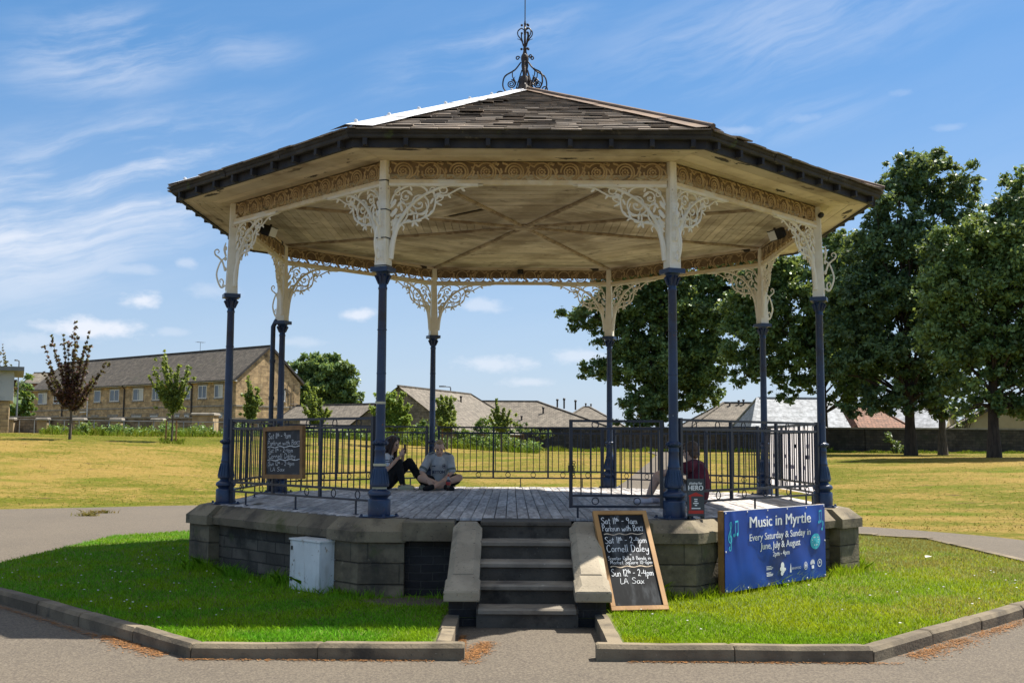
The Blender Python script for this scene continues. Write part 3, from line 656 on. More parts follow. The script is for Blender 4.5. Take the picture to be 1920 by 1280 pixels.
# columns ---------------------------------------------------------------
b = MB()
b.box(-.15, .15, -.15, .15, 0, .012)
for sx in (-1, 1):
    for sy in (-1, 1): b.lathe([(.014, .012), (.014, .028), (.006, .032)], 6, (sx*.13, sy*.13, 0))
b.lathe([(.113, .012), (.116, .03), (.116, .165), (.108, .178), (.088, .186), (.092, .20), (.118, .218), (.121, .238), (.110, .258), (.086, .272), (.072, .285), (.070, .298), (.096, .308), (.099, .325), (.092, .36), (.080, .42), (.068, .48), (.063, .50), (.066, .508), (.066, .522), (.060, .53), (.056, .60), (.054, .66), (.057, .668), (.057, .68), (.053, .69), (.053, .715), (.072, .728), (.078, .748), (.070, .766), (.052, .775), (.050, .80), (.047, 1.6), (.043, 2.32), (.048, 2.33), (.048, 2.345), (.042, 2.355), (.044, 2.40), (.056, 2.45), (.072, 2.49), (.084, 2.505)], 20)
for i in range(12):
    a = 2*PI*i/12; b.ball((.072*cos(a), .072*sin(a), .747), .017, 6)
for i in range(16):     # flutes of the bell
    a = 2*PI*i/16; b.tube([(.096*cos(a), .096*sin(a), .33), (.083*cos(a), .083*sin(a), .42), (.068*cos(a), .068*sin(a), .485)], [.006, .005, .003], 5)
for i in range(8):      # acanthus of the capital
    a = 2*PI*i/8; b.tube([(.044*cos(a), .044*sin(a), 2.385), (.060*cos(a), .060*sin(a), 2.43), (.082*cos(a), .082*sin(a), 2.47), (.088*cos(a), .088*sin(a), 2.455)], [.012, .016, .014, .006], 6)
b.box(-.098, .098, -.098, .098, 2.505, 2.553)
for z in (1.0, 1.45, 1.9): b.lathe([(.0485, z), (.0505, z+.004), (.0505, z+.010), (.0485, z+.014)], 16)
colo = part(b, 'column', M['blue'], True, loc=(RV*cos(rad(-112.5)), RV*sin(rad(-112.5)), FZ), rz=rad(-112.5))
# cream upper post (tapering square, ribbed)
b = MB(); z0, z1 = 2.553, 3.715
for i, (zz, hw) in enumerate(((z0, .066), (z0+.10, .064), (2.95, .053), (3.4, .041), (z1, .037))):
    if i: b.loft([[(sx*hq, sy*hq, zq) for sx, sy in ((-1,-1),(1,-1),(1,1),(-1,1))] for hq, zq in ((ph_, pz_), (hw, zz))], True, True, .5)
    ph_, pz_ = hw, zz
for sgn in (-1, 1):     # dentil strip down both outer faces
    for i in range(26):
        zz = 2.72+i*.038; hw = np.interp(zz, (z0, 2.95, 3.4, z1), (.067, .054, .042, .038))
        b.box(hw-.004, hw+.004, sgn*.018-.007, sgn*.018+.007, zz, zz+.018)
    b.tube([(.067, sgn*.046, 2.6), (.054, sgn*.038, 2.95), (.042, sgn*.029, 3.4), (.038, sgn*.026, 3.7)], .005, 5)
post = part(b, 'upper_post', M['post_cream'], parent=colo)

def spir(c, r0, r1, a0, a1, n=22):
    return [(c[0]+(r0+(r1-r0)*i/n)*cos(a0+(a1-a0)*i/n), c[1]+(r0+(r1-r0)*i/n)*sin(a0+(a1-a0)*i/n)) for i in range(n+1)]
def cr(pts, k=5):       # Catmull-Rom through 2D/3D points
    P = [Vector(p) for p in pts]; P = [P[0]*2-P[1]]+P+[P[-1]*2-P[-2]]; r = []
    for i in range(1, len(P)-2):
        for j in range(k):
            t = j/k; a, b_, c, d = P[i-1:i+3]
            r.append(.5*((2*b_)+(c-a)*t+(2*a-5*b_+4*c-d)*t*t+(3*b_-a-3*c+d)*t**3))
    return r+[P[-2]]
# tracery bracket in the plane of a side: u out along the side, w up from the frieze rail
FB = 3.445          # frieze underside above the deck
def bracket():
    b = MB()
    def T(pts, r, n=6, smooth=True):
        p = cr(pts) if smooth else pts
        p = [(q[0], 0, FB+q[1]) for q in p]
        if isinstance(r, (list, tuple)): r = list(np.interp(np.linspace(0, 1, len(p)), np.linspace(0, 1, len(r)), r))
        b.tube(p, r, n)
    def leaf(c, a, L=.06, wd=.022):
        b.ball((0,0,0), (L/2, .009, wd/2), 6, M=Matrix.Translation((c[0], 0, FB+c[1])) @ Matrix.Rotation(-a, 4, 'Y') @ Matrix.Translation((L/2, 0, 0)))
    T([(.076, -.80), (.088, -.66), (.115, -.54), (.17, -.385), (.295, -.215), (.43, -.115), (.58, -.045), (.74, -.012)], [.030, .032, .026, .022, .019, .016, .015, .012], 8)
    T([(.088, -.64), (.135, -.50), (.20, -.42), (.315, -.40), (.43, -.355), (.505, -.30), (.535, -.20), (.525, -.12)], [.022, .018, .013, .012, .011, .011, .010, .008])
    T(spir((.365, -.215), .115, .085, -2.6, 2.2), .010, 5, False)
    T(spir((.365, -.215), .08, .018, 2.2, 7.4), [.012, .008], 5, False)
    T([(.066, -.22), (.10, -.13), (.165, -.065), (.27, -.022), (.38, -.03), (.45, -.07)], [.010, .013, .010])
    T(spir((.225, -.14), .07, .02, .5, 6.8), .008, 5, False)
    T(spir((.625, -.062), .058, .016, 2.0, 8.3), .009, 5, False)
    T([(.55, -.115), (.64, -.125), (.72, -.085), (.80, -.045), (.90, -.03)], [.010, .010, .007])
    T([(.20, -.42), (.245, -.335), (.235, -.25), (.20, -.19)], [.012, .009, .006])
    T([(.43, -.355), (.45, -.27), (.43, -.20)], [.011, .008, .006])
    T([(.10, -.54), (.10, -.42), (.13, -.33)], [.012, .010, .005])
    for c, a in (((.066, -.42), .7), ((.064, -.34), .8), ((.062, -.27), .9), ((.07, -.50), .6), ((.315, -.40), -1.9), ((.315, -.40), -.9), ((.315, -.40), 1.6), ((.525, -.12), .3), ((.525, -.12), 2.), ((.53, -.2), -.4), ((.43, -.355), -.6), ((.245, -.335), .3), ((.62, -.06), 1.5), ((.14, -.47), 2.4), ((.80, -.045), -.7), ((.27, -.03), -1.2), ((.17, -.07), 2.)):
        leaf(c, a, random.uniform(.05, .085), random.uniform(.02, .034))
    for c, a, L, wd in (((.075, -.46), .95, .12, .05), ((.072, -.36), 1.0, .12, .05), ((.070, -.26), 1.05, .11, .045), ((.12, -.36), .5, .08, .035), ((.135, -.25), .9, .09, .035), ((.30, -.13), 2.5, .08, .03), ((.48, -.22), 1.1, .08, .03), ((.56, -.13), -.3, .07, .03), ((.66, -.11), -.9, .06, .026), ((.19, -.30), 1.8, .08, .032), ((.33, -.40), .2, .07, .035), ((.29, -.40), 3.0, .06, .03), ((.47, -.33), .9, .06, .026), ((.43, -.05), -1.1, .06, .026), ((.35, -.32), -1.7, .06, .026)):
        leaf(c, a, L, wd)
    T([(.13, -.50), (.17, -.44), (.21, -.46), (.20, -.50)], [.010, .008, .005]); T([(.46, -.29), (.40, -.33), (.34, -.31), (.33, -.27)], [.009, .007, .005]); T([(.30, -.20), (.22, -.22), (.17, -.18), (.19, -.13)], [.010, .008, .006])
    T([(.53, -.20), (.60, -.17), (.62, -.13)], [.009, .006, .004]); T(spir((.50, -.075), .04, .012, 0, 6.), .007, 5, False); T(spir((.145, -.10), .045, .012, 1., 7.), .007, 5, False)
    for c in ((.315, -.40), (.365, -.215), (.53, -.13), (.56, -.135), (.545, -.155), (.225, -.14), (.43, -.355)): b.ball((c[0], 0, FB+c[1]), .020, 6)
    b.box(.05, .98, -.026, .026, FB-.030, FB-.002); b.box(.98, 1.03, -.022, .022, FB-.018, FB-.002)
    return b
bm_ = bracket()
for sg in (1, -1): part(bm_, 'bracket', M['post_cream'], True, rz=rad(112.5*sg), parent=colo)
b = MB()
def S_(pts, r): 
    p = [(q[0], 0, q[1]) for q in cr(pts)]; b.tube(p, list(np.interp(np.linspace(0, 1, len(p)), np.linspace(0, 1, len(r)), r)), 6)
S_([(.080, 2.66), (.125, 2.63), (.165, 2.70), (.185, 2.80), (.15, 2.93), (.11, 2.985), (.085, 2.99)], [.014, .012, .012, .011, .011, .010, .008])
S_([(.09, 2.86), (.12, 2.95), (.165, 3.00), (.205, 3.03), (.215, 3.075), (.185, 3.10), (.162, 3.075), (.178, 3.05)], [.012, .012, .011, .010, .009, .008, .007, .005])
S_([(.115, 2.63), (.10, 2.70), (.125, 2.735), (.145, 2.715), (.135, 2.69)], [.010, .009, .008, .007, .005])
S_([(.08, 3.02), (.10, 3.11), (.085, 3.19)], [.012, .015, .006])
for zz in (2.86, 2.99, 3.12): b.ball((.085, 0, zz), (.02, .016, .03), 6)
part(b, 'scroll', M['post_cream'], True, parent=colo)
for k in range(1, 8):
    th = rad(-112.5+45*k); dup(colo, BS, th, (RV*cos(th), RV*sin(th), FZ))
# cable ties and tape round the left front column
b = MB()
for zz in (2.57, 2.86, 3.16, 3.47, 3.69):
    hw = np.interp(zz, (z0, 2.95, 3.4, z1), (.071, .059, .047, .043)); b.box(-hw, hw, -hw, hw, zz-.005, zz+.005)
part(b, 'cable_tie', M['black'], parent=colo)
b = MB()
for zz, r in ((.288, .075), (.525, .0685), (1.155, .0505)): b.lathe([(r, zz-.012), (r+.001, zz+.012)], 16)
part(b, 'tape', M['shoe_cream'], True, parent=colo)
# rainwater pipe beside one rear column
th = rad(-112.5+45*6)
b = MB(); px_, py_ = RV*cos(th)-.135, RV*sin(th)-.02
b.tube([(px_, py_, FZ), (px_, py_, 3.30), (px_+.05, py_+.01, 3.40)], .036, 10)
for zz in (1.2, 2.2, 2.75): b.tube([(px_, py_, zz), (px_, py_, zz+.05)], .045, 10)
dp_ = part(b, 'downpipe', M['dark_blue'], True)
b = MB(); b.tube([(px_+.05, py_+.01, 3.401), (px_+.07, py_+.02, 3.6), (px_+.085, py_+.02, 4.5)], .03, 10); part(b, 'upper_pipe', M['post_cream'], True, parent=dp_)

# pierced frieze, one panel per side
b = MB(); zc = 4.275+.127; hw = 1.5-.05; n = 10; un = 2*hw/n; y = -AP
rl = MB(); rl.box(-hw, hw, y-.022, y+.022, 4.262, 4.298); rl.box(-hw, hw, y-.030, y+.030, 4.298, 4.306)
rl.box(-hw, hw, y-.02, y+.02, 4.512, 4.530); rl.box(-hw, hw, y-.013, y+.013, 4.306, 4.316)
def FT(pts, r, nn=5):
    p = [(q[0], y-(q[2] if len(q) > 2 else 0), q[1]) for q in pts]
    b.tube(p, list(np.interp(np.linspace(0, 1, len(p)), np.linspace(0, 1, len(r)), r)) if isinstance(r, (list, tuple)) else r, nn)
def FL(cx, cz, a, L, wd): b.ball((0,0,0), (L/2, .010, wd/2), 6, M=Matrix.Translation((cx, y, cz)) @ Matrix.Rotation(-a, 4, 'Y') @ Matrix.Translation((L/2, 0, 0)))
for i in range(n):
    cx = -hw+un*(i+.5); f = 1 if i % 2 == 0 else -1
    FT([(cx+q[0], zc+f*q[1]) for q in spir((0, 0), .100, .092, -2.6, 3.2, 24)], .0105)
    FT([(cx+q[0], zc+f*q[1], .004) for q in spir((0, 0), .078, .050, -1.2, 4.6, 20)], [.011, .006])
    b.ball((cx, y-.006, zc), (.013, .014, .013), 6)
    for j in range(8):
        a = 2*PI*j/8; b.ball((cx+.031*cos(a), y-.004, zc+.031*sin(a)), (.0135, .010, .0135), 6)
    FT([(cx+q[0], zc+f*q[1]) for q in [tuple(v) for v in cr([(.09, -.045), (.125, -.02), (un/2, .03), (un/2+.02, .085), (un/2-.03, .10)], 4)]], [.010, .010, .006])
    FT([(cx+q[0], zc+f*q[1]) for q in [tuple(v) for v in cr([(-un/2-.02, -.10), (-.08, -.095), (-.03, -.103)], 3)]], .008)
    for dx, dz, a, L in ((-.135, -.085, .5, .08), (-.15, -.03, 1.0, .06), (.135, .095, 2.7, .09), (.12, .06, -.6, .06), (-.125, .10, -.4, .075), (.125, -.105, 2.9, .08), (.06, -.095, .2, .07), (-.145, .05, -1.3, .06), (.105, -.06, -1.0, .05), (-.10, .075, 2.2, .05)):
        FL(cx+dx, zc+f*dz, f*a, L, .030)
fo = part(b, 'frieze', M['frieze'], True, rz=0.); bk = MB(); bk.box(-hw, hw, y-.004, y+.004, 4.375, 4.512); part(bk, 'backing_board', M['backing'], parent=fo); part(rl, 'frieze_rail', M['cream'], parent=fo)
for k in range(1, 8): dup(fo, BS, rad(45*k))

# ceiling and soffit boards, laid parallel to each side
for k in range(8):
    b = MB(); a = .06
    while a < 3.58:
        a2 = min(a+.104, 3.60); dz = random.uniform(0, .004); t = random.random()
        def brd(x0, x1, X0, X1): b.hexa([(x0, -a-.003, 4.548+dz), (-x0 if False else x1, -a-.003, 4.548+dz), (X1, -a2+.003, 4.548+dz), (X0, -a2+.003, 4.548+dz), (x0, -a-.003, 4.566+dz), (x1, -a-.003, 4.566+dz), (X1, -a2+.003, 4.566+dz), (X0, -a2+.003, 4.566+dz)][::1], t)
        q0, q1 = a*T8-.004, a2*T8-.004
        if k == 7 and 1.0 < a < 1.15: (brd(-q0, -.30, -q1, -.34))        # a board has slipped out here
        else: brd(-q0, q0, -q1, q1)
        a = a2
    # counter the winding: points run outward, so flip
    b.f = [f[::-1] for f in b.f]
    part(b, 'ceiling', M['ceiling'], rz=rad(45*k))
    b = MB(); a = 3.66
    while a < 4.19:
        a2 = min(a+.104, 4.232); dz = random.uniform(0, .003)
        q0, q1 = a*T8-.003, a2*T8-.003
        b.hexa([(-q0, -a-.002, 4.510+dz), (q0, -a-.002, 4.510+dz), (q1, -a2+.002, 4.510+dz), (-q1, -a2+.002, 4.510+dz), (-q0, -a-.002, 4.53+dz), (q0, -a-.002, 4.53+dz), (q1, -a2+.002, 4.53+dz), (-q1, -a2+.002, 4.53+dz)], random.random())
        a = a2
    b.f = [f[::-1] for f in b.f]
    b.box(-3.62*T8, 3.62*T8, -3.665, -3.60, 4.512, 4.57, .4)
    part(b, 'soffit', M['soffit'], rz=rad(45*k))
b = MB(); b.bar((.12, 0, 4.536), (3.86, 0, 4.536), .065, .022); b.bar((.12, 0, 4.522), (3.8, 0, 4.522), .03, .012)
ro = part(b, 'ceiling_rib', M['rib'], rz=rad(-112.5))
for k in range(1, 8): dup(ro, BS, rad(-112.5+45*k))
b = MB(); b.lathe([(.19, 4.55), (.19, 4.528), (.15, 4.520), (.10, 4.512), (.02, 4.508)][::-1], 8); part(b, 'ceiling_boss', M['rib'])
# fascia, gutter and brackets
for k in range(8):
    b = MB()
    q = 4.235*T8; b.loft([[(sx*(q-(4.235-yy)*T8), -yy, zz) for yy, zz in ((4.235, 4.492), (4.235, 4.60), (4.20, 4.60), (4.20, 4.492))] for sx in (-1, 1)], True, True, .5)
    fa = part(b, 'fascia', M['fascia'], rz=rad(45*k))
    x = -1.62
    while x < 1.65:
        gb = MB(); gb.box(x-.022, x+.022, -4.30, -4.236, 4.50, 4.572); gb.box(x-.03, x+.03, -4.262, -4.236, 4.497, 4.515); x += .405
        part(gb, 'gutter_bracket', M['fascia'], parent=fa)
    b = MB(); pr = [(4.24, 4.575), (4.30, 4.570), (4.310, 4.583), (4.316, 4.610), (4.330, 4.630), (4.335, 4.650), (4.324, 4.652), (4.31, 4.63), (4.24, 4.64)]
    xs = [-1, -.36+random.uniform(-.05, .05), .3+random.uniform(-.05, .05), 1]
    for s0, s1 in zip(xs, xs[1:]):
        dz = random.uniform(-.006, .004)
        b.loft([[((-1 if t == -1 else 1)*yy*T8 if abs(t) == 1 else t*4.3*T8, -yy, zz+dz) for yy, zz in pr] for t in (s0, s1-.003 if s1 != 1 else 1)], True, True, random.random())
    for t in xs[1:-1]:
        x = t*4.3*T8; b.loft([[(xx, -yy-(.006 if yy > 4.25 else 0), zz-.002) for yy, zz in pr] for xx in (x-.045, x+.045)], True, True, .9)
    part(b, 'gutter', M['gutter'], rz=rad(45*k))
# slate roof
RA, RZ0, RZ1 = 4.325, 4.656, 6.47
SLOPE = math.hypot(RA, RZ1-RZ0); cs, sn = RA/SLOPE, (RZ1-RZ0)/SLOPE
for k in range(8):
    b = MB(); b.add([(-RA*T8, -RA, RZ0-.03), (RA*T8, -RA, RZ0-.03), (0, 0, RZ1-.03)], [(0, 1, 2)], .2)
    b.add([(-RA*T8, -RA, RZ0-.05), (RA*T8, -RA, RZ0-.05), (0, 0, RZ1-.05)], [(2, 1, 0)], .2)
    def sp_(u, s, nn): return (u, -RA+s*cs-nn*sn, RZ0+s*sn+nn*cs-.02)
    row = 0; s = -.035
    while s < SLOPE-.12:
        hwid = max(.02, (RA-(s+.1)*cs)*T8+.02); u = -hwid+random.uniform(-.2, 0); ex = .165-.045*s/SLOPE
        while u < hwid:
            wd = random.uniform(.19, .31); u0, u1 = max(u, -hwid), min(u+wd, hwid)
            if u1-u0 > .04:
                js = random.gauss(0, .012) if random.random() > .06 else random.uniform(-.06, .03); jn = abs(random.gauss(0, .007)) if random.random() > .08 else random.uniform(.01, .035); jr = random.gauss(0, .008)
                s0, s1 = s+js, s+ex*1.9
                hz1 = max(.015, (RA-min(s1, SLOPE)*cs)*T8); v0, v1 = max(-hz1, min(hz1, u0)), max(-hz1, min(hz1, u1))
                n0, n1 = .028+jn, .006; th = .014
                b.hexa([sp_(u0+.003, s0-jr, n0-th), sp_(u1-.003, s0+jr, n0-th), sp_(v1, s1, n1-th), sp_(v0, s1, n1-th), sp_(u0+.003, s0-jr, n0), sp_(u1-.003, s0+jr, n0), sp_(v1, s1, n1), sp_(v0, s1, n1)], random.random())
            u += wd
        s += ex; row += 1
    rf = part(b, 'roof', M['slate'], rz=rad(45*k))
    # hip capping that starts at this side's left-hand corner, one flap on this plane and one on the plane before it
    b = MB(); pale = k in (0, 7, 6)
    A = Vector((-RA*T8*1.008, -RA*1.008, RZ0+.03)); Z = Vector((0, 0, RZ1+.045))
    Rm = Matrix.Rotation(rad(-45), 4, 'Z')
    d1 = Vector((1, 0, 0)); d0 = -(Rm @ Vector((1, 0, 0)))
    wd = .27 if pale else .17; N = 6
    for i in range(N):
        t0, t1 = i/N, (i+1)/N-.004
        p, q = A.lerp(Z, t0), A.lerp(Z, t1); f0, f1 = 1-t0*.55, 1-t1*.55
        lift = Vector((0, 0, .004*(i % 2)))
        for d in (d1, d0):
            b.add([p+lift, q+lift, q+d*wd*f1+lift-Vector((0, 0, .012)), p+d*wd*f0+lift-Vector((0, 0, .012)), p+lift-Vector((0, 0, .02)), p+d*wd*f0+lift-Vector((0, 0, .03))], [(0, 3, 2, 1) if d is d1 else (0, 1, 2, 3)], random.random())
    for i in range(7):
        p = A.lerp(Z, (i+.3)/7); b.ball((p.x, p.y, p.z+.012), (.022, .022, .018), 6)
    if not pale: b.tube([A, Z], .028, 8)
    part(b, 'hip_capping', M['lead'] if pale else M['tile_hip'], rz=rad(45*k))
# finial
b = MB(); Z0 = 6.47
b.lathe([(.15, -.02), (.13, .02), (.098, .05), (.085, .10), (.080, .17), (.060, .205), (.032, .215), (.030, .24), (.040, .30), (.050, .36), (.047, .40), (.055, .46), (.052, .50), (.030, .54), (.022, .58), (.028, .60), (.018, .64), (.014, .80), (.020, .86), (.014, .90), (.013, .98), (.007, 1.02), (.006, 1.95), (.001, 2.02)], 10, (0, 0, Z0))
fin = part(b, 'finial', M['iron'], True)
for i, a in enumerate((0, PI, PI/2, -PI/2, rad(-38))):
    b = MB()
    def FS(pts, r, n=6):
        p = [(q[0]*cos(a), q[0]*sin(a), Z0+q[1]) for q in pts]
        b.tube(p, list(np.interp(np.linspace(0, 1, len(p)), np.linspace(0, 1, len(r)), r)) if isinstance(r, (list, tuple)) else r, n)
    FS(cr([(.055, .41), (.14, .30), (.27, .215), (.305, .12), (.295, .035), (.23, -.03), (.13, -.01)]), [.010, .011, .011, .010])
    FS([(.04, .30), (.12, .03)], .009)
    FS(spir((.19, .095), .062, .010, 1.6, 1.6+13, 40), [.010, .007], 5)
    FS(cr([(.175, .27), (.17, .20), (.14, .15), (.125, .09)]), .008)
    FS(spir((.35, -.06), .058, .02, 2.6, -3.2, 20), .009, 5)
    FS(spir((.10, .47), .032, .01, 3.1, -3.6, 16), .009, 5)
    FS(cr([(.02, .66), (.055, .74), (.098, .80), (.098, .86), (.05, .90), (.02, .88)]), .0085)
    FS(cr([(.02, .64), (.05, .72), (.11, .75)]), [.009, .003]); FS(cr([(.03, .70), (.05, .78), (.045, .83)]), [.008, .012])
    for q, r in (((.048, .60), .019), ((.045, .945), .019), ((.045, .83), .018), ((.27, .215), .014), ((.16, .16), .012), ((.16, .29), .012)): b.ball((q[0]*cos(a), q[0]*sin(a), Z0+q[1]), r, 6)
    for q, dq in (((.165, .155), (-.03, .05)), ((.13, .12), (-.03, .01)), ((.27, .215), (-.025, .02))): FS([q, (q[0]+dq[0], q[1]+dq[1])], [.009, .002])
    part(b, 'scroll', M['iron'], True, parent=fin)

# railings (local frame: side k faces -y) and the gate
def ring(b, x, y, z, r, t=.006): b.tube([(x+r*cos(2*PI*i/16), y, z+r*sin(2*PI*i/16)) for i in range(16)], t, 5, True)
b = MB(); y = -AP; X = 1.385
b.box(-X-.02, -X+.02, y-.02, y+.02, FZ, FZ+1.02); b.box(X-.02, X+.02, y-.02, y+.02, FZ, FZ+1.02)
for z, t in ((.155, .011), (.262, .013), (.905, .013), (1.0, .013)): b.box(-X+.02, X-.02, y-.016, y+.016, FZ+z-t, FZ+z+t)
nb = 26
for i in range(1, nb):
    x = -X+2*X*i/nb; big = i % 9 == 0 and False
    b.tube([(x, y, FZ+.272), (x, y, FZ+.895)], .0075, 6)
for x in (-X/3, X/3): b.box(x-.015, x+.015, y-.015, y+.015, FZ+.166, FZ+.988)
for j in range(3):
    for t in (.27, .73):
        x = -X+2*X/3*(j+t)
        ring(b, x, y, FZ+.952, .040); ring(b, x, y, FZ+.208, .040)
for x in (-X*.75, 0, X*.8): b.box(x-.008, x+.008, y-.008, y+.008, FZ, FZ+.145); b.box(x-.025, x+.025, y-.02, y+.02, FZ, FZ+.008)
ra = part(b, 'railing', M['dark_blue'], rz=rad(45))
for k in range(2, 8): dup(ra, BS, rad(45*k))
b = MB(); x0, x1 = .45, 1.375
for x in (x0, x1): b.box(x-.018, x+.018, y-.018, y+.018, FZ+.10, FZ+.995)
for z in (.115, .225, .905, .982): b.box(x0+.018, x1-.018, y-.014, y+.014, FZ+z-.012, FZ+z+.012)
for i in range(1, 9):
    x = x0+(x1-x0)*i/9; b.tube([(x, y, FZ+.236), (x, y, FZ+.894)], .0075, 6)
for t in (.27, .73):
    for z in (.944, .170): ring(b, x0+(x1-x0)*t, y, FZ+z, .034)
b.box(x0+.06, x0+.08, y-.01, y+.01, FZ, FZ+.103)
gt = part(b, 'gate', M['dark_blue'])
b = MB(); b.box(x0-.028, x0+.028, y-.026, y+.026, FZ+.47, FZ+.53)
part(b, 'latch', M['black'], parent=gt)
b = MB()
for i in range(7): ring(b, x0+.025+.004*(-1)**i, y-.03, FZ+.56-.024*i, .014, .004)
part(b, 'chain', M['black'], parent=gt)
# ------------------------------------------------------------------ lettering
FONT = None
def textmesh(s, size, bold=0., align='CENTER', shear=0., wscale=1.):
    cu = bpy.data.curves.new('lettering', 'FONT'); cu.body = s; cu.size = size; cu.align_x = align; cu.offset = bold; cu.shear = shear; cu.resolution_u = 3
    o = bpy.data.objects.new('lettering', cu); COL.objects.link(o)
    dg = bpy.context.evaluated_depsgraph_get(); me = bpy.data.meshes.new_from_object(o.evaluated_get(dg))
    V = [(v.co.x*wscale, v.co.y) for v in me.vertices]; Fc = [tuple(p.vertices) for p in me.polygons]
    bpy.data.objects.remove(o); bpy.data.meshes.remove(me); bpy.data.curves.remove(cu)
    return V, Fc
def wtext(P, par, m, *a):
    b = MB(); addtext(b, P, *a); return b.build('lettering', m, par)
def addtext(b, P, s, size, u, v, bold=0., wscale=1., align='CENTER'):
    V, Fc = textmesh(s, size, 0., align, 0, wscale)
    for i, dx in enumerate((-bold, bold, 0.) if bold else (0.,)):     # weight comes from slightly shifted layers
        b.add([(lambda q: (q[0], q[1]-.0004*i, q[2]))(P(x+u+dx, y+v)) for x, y in V], Fc)
GL = {  # handwritten strokes: advance, polylines (x 0-.5, y 0-1)
'S': (.58, [[(.48,.86),(.36,.99),(.14,.93),(.09,.72),(.28,.53),(.46,.36),(.42,.10),(.18,0),(.02,.12)]]), 'a': (.52, [[(.40,.46),(.22,.52),(.05,.30),(.14,.03),(.32,.10),(.40,.44)],[(.40,.46),(.40,.10),(.48,.02)]]),
't': (.40, [[(.20,.86),(.18,.12),(.32,.03)],[(.02,.58),(.36,.60)]]), '1': (.24, [[(.12,.98),(.11,0)]]), 'h': (.50, [[(.07,1.),(.07,0)],[(.07,.34),(.22,.52),(.38,.42),(.40,0)]]), '-': (.44, [[(.05,.42),(.36,.44)]]),
'9': (.52, [[(.42,.80),(.24,.98),(.06,.78),(.20,.52),(.42,.74)],[(.42,.80),(.36,.0)]]), 'm': (.72, [[(.05,.5),(.06,0)],[(.06,.32),(.18,.5),(.30,.42),(.31,0)],[(.31,.34),(.44,.5),(.56,.42),(.58,0)]]),
'P': (.54, [[(.08,0),(.08,.96)],[(.02,.90),(.28,1.),(.46,.80),(.32,.54),(.08,.48)]]), 'r': (.38, [[(.07,.5),(.08,0)],[(.08,.30),(.20,.50),(.32,.46)]]), 'k': (.48, [[(.07,1.),(.07,0)],[(.38,.56),(.09,.26),(.40,0)]]), 'K': (.54, [[(.08,.72),(.08,0)],[(.46,.74),(.09,.32),(.44,0)]]),
'u': (.50, [[(.06,.5),(.08,.10),(.24,.0),(.38,.16)],[(.40,.5),(.40,0)]]), 'n': (.50, [[(.06,.5),(.07,0)],[(.07,.32),(.22,.52),(.38,.42),(.40,0)]]), 'w': (.62, [[(.03,.5),(.14,0),(.28,.40),(.40,0),(.54,.5)]]), 'i': (.22, [[(.10,.5),(.10,0)],[(.10,.68),(.11,.72)]]),
'B': (.56, [[(.08,0),(.08,.98)],[(.04,.94),(.34,.98),(.40,.70),(.10,.54)],[(.10,.54),(.46,.46),(.44,.08),(.06,.0)]]), 'o': (.50, [[(.22,.52),(.05,.30),(.16,.01),(.38,.12),(.38,.42),(.22,.52)]]), 'O': (.56, [[(.26,.66),(.06,.40),(.18,.02),(.42,.12),(.44,.54),(.26,.66)]]), 'I': (.26, [[(.12,.70),(.12,0)],[(.02,.70),(.24,.72)]]),
'2': (.54, [[(.06,.78),(.22,.98),(.42,.80),(.30,.42),(.05,.03)],[(.05,.03),(.28,.10),(.48,.0)]]), '4': (.54, [[(.14,.92),(.06,.42),(.48,.44)],[(.38,.80),(.36,-.05)]]), 'p': (.50, [[(.07,.5),(.06,-.38)],[(.07,.40),(.24,.52),(.40,.32),(.26,.02),(.08,.08)]]), 'C': (.58, [[(.48,.84),(.28,.99),(.06,.66),(.10,.16),(.30,0),(.50,.14)]]),
'e': (.48, [[(.05,.27),(.36,.32),(.30,.50),(.12,.46),(.05,.20),(.18,.0),(.38,.08)]]), 'l': (.24, [[(.10,1.),(.09,.10),(.18,.02)]]), 'D': (.62, [[(.08,0),(.08,.96)],[(.03,.94),(.38,.92),(.54,.52),(.36,.06),(.05,0)]]), 'y': (.50, [[(.05,.5),(.10,.14),(.30,.14),(.40,.40)],[(.42,.5),(.38,-.14),(.22,-.40),(.04,-.28)]]),
'+': (.5, [[(.22,.66),(.22,.20)],[(.02,.44),(.42,.44)]]), 'c': (.44, [[(.38,.44),(.22,.52),(.05,.28),(.16,.0),(.38,.08)]]), 'R': (.56, [[(.08,0),(.08,.96)],[(.03,.92),(.36,.98),(.44,.72),(.10,.50),(.46,0)]]), '&': (.56, [[(.46,.06),(.14,.62),(.24,.86),(.34,.68),(.06,.22),(.20,0),(.46,.34)]]),
'b': (.50, [[(.07,1.),(.07,0)],[(.07,.38),(.26,.52),(.40,.28),(.24,.0),(.07,.06)]]), 'd': (.50, [[(.40,1.),(.40,0)],[(.40,.42),(.20,.52),(.05,.28),(.18,0),(.40,.10)]]), 's': (.42, [[(.34,.44),(.20,.52),(.08,.40),(.30,.16),(.20,0),(.04,.06)]]), 'M': (.68, [[(.05,0),(.10,.94),(.30,.30),(.50,.96),(.58,0)]]), 'q': (.50, [[(.40,.46),(.20,.52),(.05,.28),(.18,.02),(.40,.14)],[(.40,.5),(.40,-.38),(.50,-.30)]]),
'0': (.52, [[(.24,.98),(.06,.60),(.14,.04),(.38,.12),(.42,.70),(.24,.98)]]), '6': (.50, [[(.36,.98),(.10,.50),(.12,.06),(.34,.02),(.40,.34),(.12,.38)]]), 'L': (.50, [[(.08,.94),(.07,.02),(.42,.05)]]), 'A': (.58, [[(.02,0),(.24,.96),(.50,0)],[(.10,.34),(.42,.36)]]), 'x': (.46, [[(.04,.52),(.38,0)],[(.38,.52),(.02,-.06)]]), ' ': (.36, [])}
